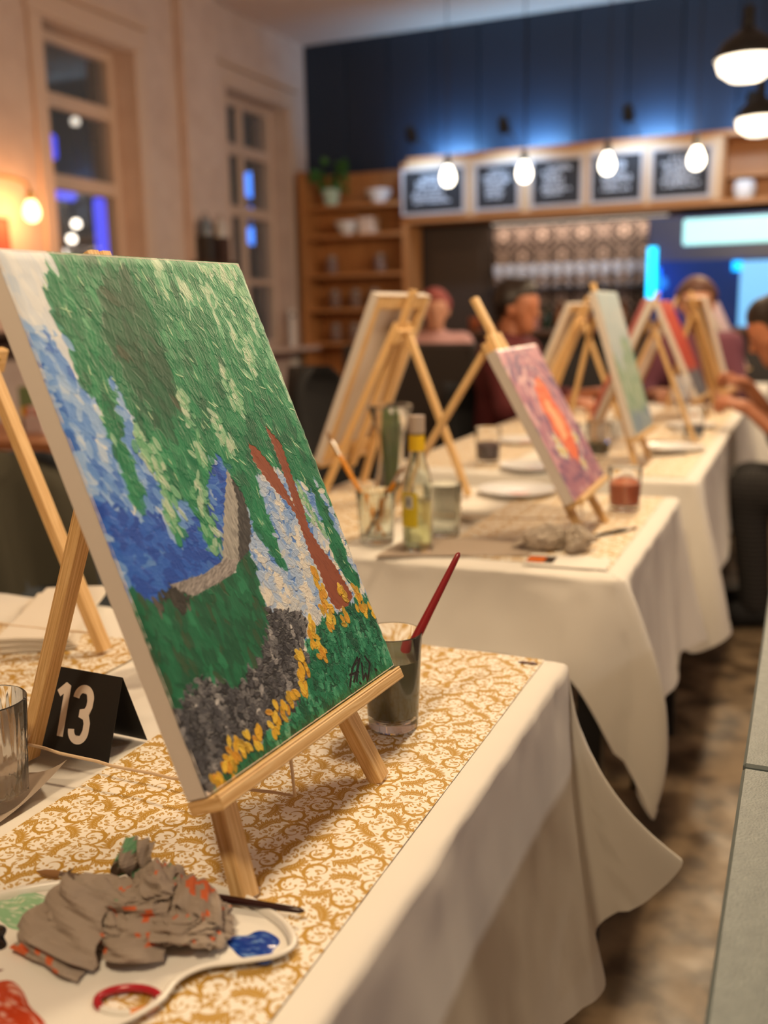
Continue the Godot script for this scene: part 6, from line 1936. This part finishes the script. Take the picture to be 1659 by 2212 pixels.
# ------------------------------------------------------------------ the far tables
func build_far_tables() -> void:
	table("long cloth-covered table beyond the second one", -1.165, -0.252, -2.66, -4.95)
	var ribs := [
		[-0.254, -4.95, 0.06, -0.06, 0.36], [-0.252, -4.6, 0.03, 0, 0.36], [-0.252, -4.2, 0.04, 0, 0.36], [-0.252, -3.8, 0.02, 0, 0.36], [-0.252, -3.4, 0.04, 0, 0.37], [-0.252, -3.1, 0.02, 0, 0.38], [-0.252, -2.85, 0.04, 0, 0.40],
		[-0.254, -2.668, 0.105, -0.02, 0.415, 0.06, -0.005, 0.5], [-0.27, -2.662, 0.03, 0.01, 0.47], [-0.32, -2.66, 0.02, 0.035, 0.42], [-0.45, -2.66, 0, 0.02, 0.34], [-0.6, -2.66, 0, 0.04, 0.34], [-0.8, -2.66, 0, 0.03, 0.34], [-1.0, -2.66, 0, 0.045, 0.35], [-1.162, -2.662, -0.06, 0.06, 0.42],
		[-1.165, -3.0, -0.04, 0, 0.36], [-1.165, -3.6, -0.03, 0, 0.36], [-1.165, -4.2, -0.045, 0, 0.36], [-1.165, -4.8, -0.03, 0, 0.36], [-1.162, -4.945, -0.06, -0.06, 0.4], [-0.9, -4.95, 0, -0.03, 0.36], [-0.55, -4.95, 0, -0.04, 0.36]]
	tablecloth("white cotton cloth on the long third table", -1.165, -0.252, -2.66, -4.95, ribs, 81)
	runner("gold-patterned paper runner along the third table, aisle side", -0.60, -0.285, -2.70, -4.9, 6)
	runner("gold-patterned paper runner along the third table, window side", -1.14, -0.82, -2.70, -4.9, 7)
	var set_up := func(kind: int, seed_: int, at: Vector3, turn: float, lean: float, w: float, h: float, el: String, cl: String) -> void:
		at.y = TOP + 0.003
		easel(el, at, deg_to_rad(turn), lean)
		canvas(cl, painted(small_painting(kind, seed_), 0.08), w, h, at, deg_to_rad(turn), lean)
	set_up.call(1, 53, Vector3(-0.394, 0, -2.90), 89.2, 0.297, 0.30, 0.42, "pine easel holding the pale blue and green painting", "tall painting of pale sky over green reeds on the third table")
	set_up.call(3, 54, Vector3(-0.70, 0, -3.26), -78.0, 0.40, 0.30, 0.42, "pine easel back to back with the pale green painting", "coral red painting turned to the windows on the third table")
	set_up.call(4, 55, Vector3(-1.10, 0, -4.12), -95.0, 0.40, 0.30, 0.42, "pine easel seen from behind on the window side of the third table", "canvas seen from behind on the window side of the third table")
	set_up.call(2, 56, Vector3(-0.347, 0, -4.25), 88.3, 0.418, 0.31, 0.425, "pine easel holding the red and slate painting", "red and slate painting facing the aisle on the third table")
	set_up.call(4, 57, Vector3(-0.80, 0, -4.60), -76.0, 0.40, 0.28, 0.40, "pine easel back to back with the red and slate painting", "dusky pink painting behind the red and slate one")
	set_up.call(4, 58, Vector3(-0.33, 0, -4.74), 112.0, 0.30, 0.28, 0.42, "pine easel turned half away at the end of the third table", "canvas seen edge-on at the end of the third table")
	# glasses and odds and ends
	tumbler("water_glass", "tumbler of purple-brown painting water on the third table", Vector3(-0.875, TOP + 0.003, -2.80), 0.034, 0.040, 0.11, 0, 0.55, rgb(84, 62, 64))
	tumbler("water_glass", "tumbler of olive painting water beside the pale green painting", Vector3(-0.585, TOP + 0.003, -3.02), 0.034, 0.040, 0.11, 0, 0.45, rgb(96, 94, 72))
	tumbler("water_glass", "empty tumbler in the middle of the third table", Vector3(-0.66, TOP + 0.003, -2.92), 0.034, 0.040, 0.115)
	tumbler("water_glass", "tumbler of clear blue-grey water near the aisle edge", Vector3(-0.36, TOP + 0.003, -3.60), 0.034, 0.040, 0.11, 0, 0.4, rgb(120, 128, 140))
	var t := thing("red_wine_glass", "stemmed glass with a little red wine on the third table", "glass", Vector3(-0.42, TOP + 0.003, -3.72))
	var m := MB.new()
	lathe(m, [Vector2(0, 0), Vector2(0.034, 0.001), Vector2(0.033, 0.004), Vector2(0.006, 0.012), Vector2(0.004, 0.03), Vector2(0.004, 0.085), Vector2(0.02, 0.10), Vector2(0.038, 0.135), Vector2(0.04, 0.16), Vector2(0.034, 0.21), Vector2(0.033, 0.21), Vector2(0.0385, 0.16), Vector2(0.0365, 0.136), Vector2(0.018, 0.1025), Vector2(0, 0.094)], 28)
	put("glass", m, M.bar_glass, t)
	m = MB.new(); lathe(m, [Vector2(0, 0.0955), Vector2(0.017, 0.104), Vector2(0.030, 0.122), Vector2(0, 0.1222)], 24)
	put("red_wine", m, mat(rgb(96, 12, 24), 0.08), t)
	for e in [[-0.72, -2.74, 0.2, "white paper plate of paint near the front of the third table", rgb(214, 190, 190)], [-0.38, -3.25, 0.1, "paper plate smeared with blue-grey paint at the aisle edge", rgb(130, 146, 160)], [-0.40, -3.9, 0.3, "paper plate of brown paint at the aisle edge", rgb(150, 110, 80)], [-0.9, -3.3, 0.4, "paper plate of pink paint on the window side", rgb(214, 120, 110)]]:
		t = thing("paper_plate", e[3], "plate", Vector3(e[0], TOP + 0.003, e[1]), e[2], "paper plates of paint")
		m = MB.new(); lathe(m, [Vector2(0, 0.0), Vector2(0.07, 0.0), Vector2(0.075, 0.003), Vector2(0.095, 0.012), Vector2(0.096, 0.014), Vector2(0.072, 0.006), Vector2(0, 0.003)], 32)
		put("plate", m, M.ceramic, t)
		m = MB.new(); lathe(m, [Vector2(0, 0.0052), Vector2(0.02, 0.0046), Vector2(0.04, 0.0033)], 20, Transform3D(Basis().scaled(Vector3(1, 1, 0.7)), Vector3(0.012, 0, 0.01)))
		put("paint", m, mat(e[4], 0.3), t)
	brush("brush lying across the aisle edge of the third table", Vector3(-0.47, TOP + 0.007, -3.05), Vector3(-0.33, TOP + 0.007, -3.14), M.wet_black, 0.0045)
	brush("dark brush lying beside the blue-grey plate", Vector3(-0.52, TOP + 0.007, -3.38), Vector3(-0.32, TOP + 0.007, -3.42), M.wet_black, 0.0045)
	# last table before the bar
	table("small cloth-covered table just before the bar", -1.0, -0.20, -5.85, -6.45)
	var r4 := []
	for e in [[-0.2, -6.45, 1, -1], [-0.2, -6.15, 1, 0], [-0.2, -5.85, 1, 1], [-0.6, -5.85, 0, 1], [-1.0, -5.85, -1, 1], [-1.0, -6.15, -1, 0], [-1.0, -6.45, -1, -1], [-0.6, -6.45, 0, -1]]:
		var corner: bool = e[2] != 0 and e[3] != 0
		r4.append([e[0], e[1], e[2] * (0.07 if corner else 0.03), e[3] * (0.07 if corner else 0.03), 0.42 if corner else 0.34])
	tablecloth("white cloth on the small table just before the bar", -1.0, -0.20, -5.85, -6.45, r4, 91)
	set_up.call(4, 59, Vector3(-0.29, 0, -6.10), 84.0, 0.46, 0.30, 0.44, "pine easel on the small table before the bar", "canvas seen edge-on, on the small table before the bar")

# ------------------------------------------------------------------ aisle tables, window side, seating
func chair(label: String, at: Vector3, turn: float, cloth: Material, high := 0.90, wide := 0.48, group := "chairs at the tables") -> void:
	var t := thing("dining_chair", label, "chair", at, turn, group)
	var m := MB.new()
	box(m, Vector3(0, 0.435, 0.02), Vector3(wide - 0.02, 0.06, 0.44), 0.02)
	put("seat", m, cloth, t)
	# rounded shell back, curved round the sitter
	var front := []; var rear := []
	var nu := 24; var nv := 14
	for j in nv + 1:
		var fr := []; var re := []
		for i in nu + 1:
			var u := i / float(nu) * 2.0 - 1.0; var v := j / float(nv)
			var top := lerpf(0.46, high, v)
			var hw := wide / 2.0 * sqrt(maxf(0.0, 1.0 - pow(v, 6.0) * 0.93)) * lerpf(0.92, 1.0, v)
			var p := Vector3(u * hw, top, -0.20 - 0.06 * v + 0.10 * u * u)
			fr.append(p + Vector3(0, 0, 0.022)); re.append(p - Vector3(0, 0, 0.022))
		front.append(fr); rear.append(re)
	m = MB.new()
	var from := 0
	m.grp = 1
	for j in nv:
		for i in nu:
			m.quad(front[j][i], front[j][i + 1], front[j + 1][i + 1], front[j + 1][i])
			m.quad(rear[j][i], rear[j + 1][i], rear[j + 1][i + 1], rear[j][i + 1])
	for j in nv:
		m.quad(front[j][0], front[j + 1][0], rear[j + 1][0], rear[j][0])
		m.quad(front[j][nu], rear[j][nu], rear[j + 1][nu], front[j + 1][nu])
	for i in nu:
		m.quad(front[nv][i], front[nv][i + 1], rear[nv][i + 1], rear[nv][i])
		m.quad(front[0][i], rear[0][i], rear[0][i + 1], front[0][i + 1])
	m.orient(from)
	put("backrest", m, cloth, t)
	for sx in [-1.0, 1.0]:
		for sz in [-1.0, 1.0]:
			m = MB.new()
			tube(m, [Vector3(sx * (wide / 2 - 0.05), 0.41, sz * 0.17 + 0.02), Vector3(sx * (wide / 2 - 0.01), 0.0, sz * 0.2 + 0.02)], [0.016, 0.011], 10)
			put("leg", m, M.black_metal, t)

func build_left_side() -> void:
	# two grey tables beside the camera
	var top := box_map(relief(mat(Color(1, 1, 1), 0.5), bump_tex(0.12, 41, 512, 3), 0.02), 5.0)
	top.albedo_texture = noise_tex(0.02, 42, [[0.0, rgb(88, 99, 101)], [0.5, rgb(98, 109, 110)], [1.0, rgb(108, 119, 119)]], 512, 4)
	for e in [["grey-topped table at the aisle, nearest the viewer", -0.1, -0.965, 0.06], ["grey-topped table at the aisle, joining the nearest one", -0.972, -1.72, 0.06]]:
		var t := thing("grey_table", e[0], "table", Vector3(0.31, 0, (e[1] + e[2]) / 2), 0.0, "grey tables along the aisle")
		var d: float = absf(e[2] - e[1])
		var m := MB.new()
		box(m, Vector3(0, TOP - 0.014, 0), Vector3(0.69, 0.028, d), 0.003)
		put("table_top", m, top, t)
		m = MB.new()
		box(m, Vector3(0, 0.37, 0), Vector3(0.07, 0.70, 0.07), 0.004)
		put("pedestal", m, M.black_metal, t)
		m = MB.new()
		box(m, Vector3(0, 0.012, 0), Vector3(0.42, 0.024, 0.42), 0.006)
		put("foot_plate", m, M.black_metal, t)
	# grey chair by the nearest table with a jacket over it
	chair("charcoal shell chair at the window side of the nearest table", Vector3(-1.48, 0, -1.66), deg_to_rad(90), M.chair_cloth, 0.905, 0.56)
	var rows := []
	for j in 16:
		var row := []
		for i in 18:
			var u := i / 17.0 * 2.0 - 1.0; var v := j / 15.0
			var y := 0.91 - 0.42 * maxf(0.0, v - 0.12) - 0.10 * u * u - 0.10 * u * v
			row.append(Vector3(-1.745 + 0.065 * minf(1.0, v * 4.0) + 0.10 * u * u + 0.015 * sin(u * 9.0 + v * 3.0), y + 0.012, -1.60 + u * 0.24))
		rows.append(row)
	tag(put("draped_jacket", sheet(rows, func(_i, _j, p): return Vector2(p.z, p.y)), M.jacket), "dark olive jacket draped over the charcoal chair back", "jacket")
	chair("black chair at the window side of the third table", Vector3(-1.52, 0, -3.25), deg_to_rad(90), M.black_cloth, 1.02, 0.44)
	chair("blue-grey chair at the window side of the second table", Vector3(-1.47, 0, -2.66), deg_to_rad(90), mat(rgb(106, 118, 124), 0.8), 0.90, 0.44)
	# wooden table by the windows
	var t := thing("window_table", "brown wooden table standing by the first window", "table", Vector3(-3.1, 0, -3.13))
	var m := MB.new()
	bar(m, Vector3(-0.85, TOP - 0.02, 0), Vector3(0.85, TOP - 0.02, 0), 0.56, 0.04, Vector3(0, 0, 1), 0.004)
	put("table_top", m, M.table_wood, t)
	for sx in [-1.0, 1.0]:
		for sz in [-1.0, 1.0]:
			m = MB.new()
			bar(m, Vector3(sx * 0.78, 0, sz * 0.22), Vector3(sx * 0.78, TOP - 0.04, sz * 0.22), 0.05, 0.05, Vector3(1, 0, 0))
			put("leg", m, M.dark_wood, t)
	t = thing("tea_box", "yellow and green tea carton on the wooden window table", "box", Vector3(-3.03, TOP, -3.2), 0.4)
	for e in [["carton", 0.0, 0.05, rgb(66, 66, 54)], ["carton_band", 0.05, 0.10, rgb(228, 190, 60)], ["carton_top", 0.10, 0.185, rgb(120, 140, 96)]]:
		m = MB.new(); box(m, Vector3(0, (e[1] + e[2]) / 2, 0), Vector3(0.075, e[2] - e[1], 0.075), 0.001)
		put(e[0], m, mat(e[3], 0.6), t)
	t = thing("sugar_caddy", "pink and white sugar caddy beside the tea carton", "caddy", Vector3(-2.93, TOP, -3.12), 0.2)
	m = MB.new(); box(m, Vector3(0, 0.035, 0), Vector3(0.09, 0.07, 0.07), 0.004); put("holder", m, mat(rgb(214, 196, 196), 0.4), t)
	for k in 4:
		m = MB.new(); box(m, Vector3(-0.03 + k * 0.02, 0.085, 0), Vector3(0.012, 0.05, 0.055), 0.001)
		put("sachet", m, mat([rgb(226, 130, 120), rgb(236, 226, 220)][k % 2], 0.6), t)
	t = thing("wall_shelf", "small dark wooden wall shelf under the wall lamp", "shelf", Vector3(XL, 1.08, -4.2))
	m = MB.new(); bar(m, Vector3(0.09, 0.06, 0.45), Vector3(0.09, 0.06, -0.28), 0.18, 0.03, Vector3(1, 0, 0)); put("shelf_board", m, M.dark_wood, t)
	m = MB.new(); bar(m, Vector3(0.012, -0.02, 0.45), Vector3(0.012, -0.02, -0.28), 0.024, 0.13, Vector3(1, 0, 0)); put("backboard", m, M.dark_wood, t)
	t = thing("framed_print", "small red framed print on the wall under the lamp", "picture", Vector3(XL + 0.012, 1.66, -4.27))
	m = MB.new(); box(m, Vector3.ZERO, Vector3(0.02, 0.24, 0.20), 0.004); put("frame", m, mat(rgb(120, 60, 50), 0.5), t)
	m = MB.new(); box(m, Vector3(0.010, 0, 0), Vector3(0.006, 0.20, 0.16), 0.001); put("print", m, mat(rgb(200, 90, 76), 0.6), t)
	# two lanterns on a ledge between the windows
	t = thing("ledge_shelf", "narrow shelf on the pier between the windows", "shelf", Vector3(XL + 0.07, 1.60, -6.27))
	m = MB.new(); box(m, Vector3(0.07, 0, 0), Vector3(0.14, 0.025, 0.42), 0.004); put("shelf_board", m, M.dark_wood, t)
	for k in 2:
		var l := thing("storm_lantern", ["dark lantern with a bluish glass on the pier shelf", "dark brass lantern with a white glass on the pier shelf"][k], "lantern", Vector3(XL + 0.14, 1.613, -6.17 - 0.19 * k), 0.0, "lanterns between the windows")
		m = MB.new(); box(m, Vector3(0, 0.09, 0), Vector3(0.10, 0.18, 0.10), 0.006); put("base", m, mat([rgb(48, 42, 38), rgb(72, 46, 36)][k], 0.5), l)
		m = MB.new(); lathe(m, [Vector2(0, 0.18), Vector2(0.045, 0.18), Vector2(0.048, 0.25), Vector2(0.03, 0.30), Vector2(0, 0.30)], 20)
		put("glass_chimney", m, mat([rgb(120, 132, 146), rgb(206, 202, 200)][k], 0.1), l)
		m = MB.new(); tube(m, [Vector3(-0.0, 0.18, 0.052), Vector3(0, 0.30, 0.05), Vector3(0, 0.35, 0.0), Vector3(0, 0.30, -0.05), Vector3(0, 0.18, -0.052)], [0.004, 0.004, 0.004, 0.004, 0.004], 6)
		put("bail", m, [M.black_metal, M.brass][k], l)
	t = thing("notice_sheet", "white notice sheet on the wall beside the corner shelf", "paper", Vector3(XL + 0.006, 1.02, -7.72))
	m = MB.new(); box(m, Vector3.ZERO, Vector3(0.004, 0.5, 0.22), 0.001); put("sheet", m, M.white_paper, t)
	m = MB.new(); box(m, Vector3(0.003, 0.2, 0.02), Vector3(0.004, 0.03, 0.10), 0.001); put("clip", m, M.black_metal, t)
	# dark banquette beyond the second table
	t = thing("banquette", "dark brown high-backed bench beyond the second table", "bench", Vector3(-1.99, 0, -4.93))
	m = MB.new(); box(m, Vector3(0, 0.53, 0), Vector3(0.78, 1.04, 0.08), 0.02); put("backrest", m, mat(rgb(52, 44, 40), 0.8), t)
	m = MB.new(); box(m, Vector3(0, 0.23, -0.25), Vector3(0.78, 0.46, 0.42), 0.03); put("seat", m, mat(rgb(58, 48, 42), 0.8), t)

func build_people() -> void:
	var upright := seated(0.10, 0.10, V(-0.16, 0.80, 0.42), V(0.14, 0.82, 0.44), false)
	person("dark-haired person in a dark red top painting behind the canvas seen from behind", Vector3(-1.38, 0, -4.62), deg_to_rad(80), upright, M.skin_tan, mat(rgb(92, 34, 38), 0.9), M.black_cloth, M.dark_hair)
	person("person in a pale pink top sitting near the bar, beyond the dark bench", Vector3(-2.24, 0, -6.0), deg_to_rad(25), upright, M.skin, mat(rgb(196, 150, 146), 0.9), mat(rgb(60, 66, 84), 0.9), mat(rgb(150, 70, 60), 0.6))
	person("brown-haired person in a plum top at the far end of the third table", Vector3(-0.56, 0, -5.42), deg_to_rad(8), upright, M.skin, mat(rgb(110, 62, 78), 0.9), M.black_cloth, mat(rgb(92, 58, 44), 0.6))
	var bent := seated(0.52, 0.25, V(-0.07, 0.905, 0.47), V(0.12, 0.84, 0.46), false)
	person("dark-haired person in black top and striped trousers bending over the third table", Vector3(0.27, 0, -3.92), deg_to_rad(-90), bent, M.skin_tan, M.black_cloth, M.stripes, M.dark_hair)
	chair("black chair under the bending person on the aisle", Vector3(0.30, 0, -3.92), deg_to_rad(-90), M.black_cloth, 0.86, 0.44)
	chair("black chair under the person in the dark red top", Vector3(-1.42, 0, -4.62), deg_to_rad(80), M.black_cloth, 0.86, 0.44)
	chair("black chair under the person in the plum top", Vector3(-0.56, 0, -5.46), deg_to_rad(8), M.black_cloth, 0.86, 0.44)
	chair("black chair under the person in the pale pink top", Vector3(-2.25, 0, -6.03), deg_to_rad(25), M.black_cloth, 0.86, 0.44)
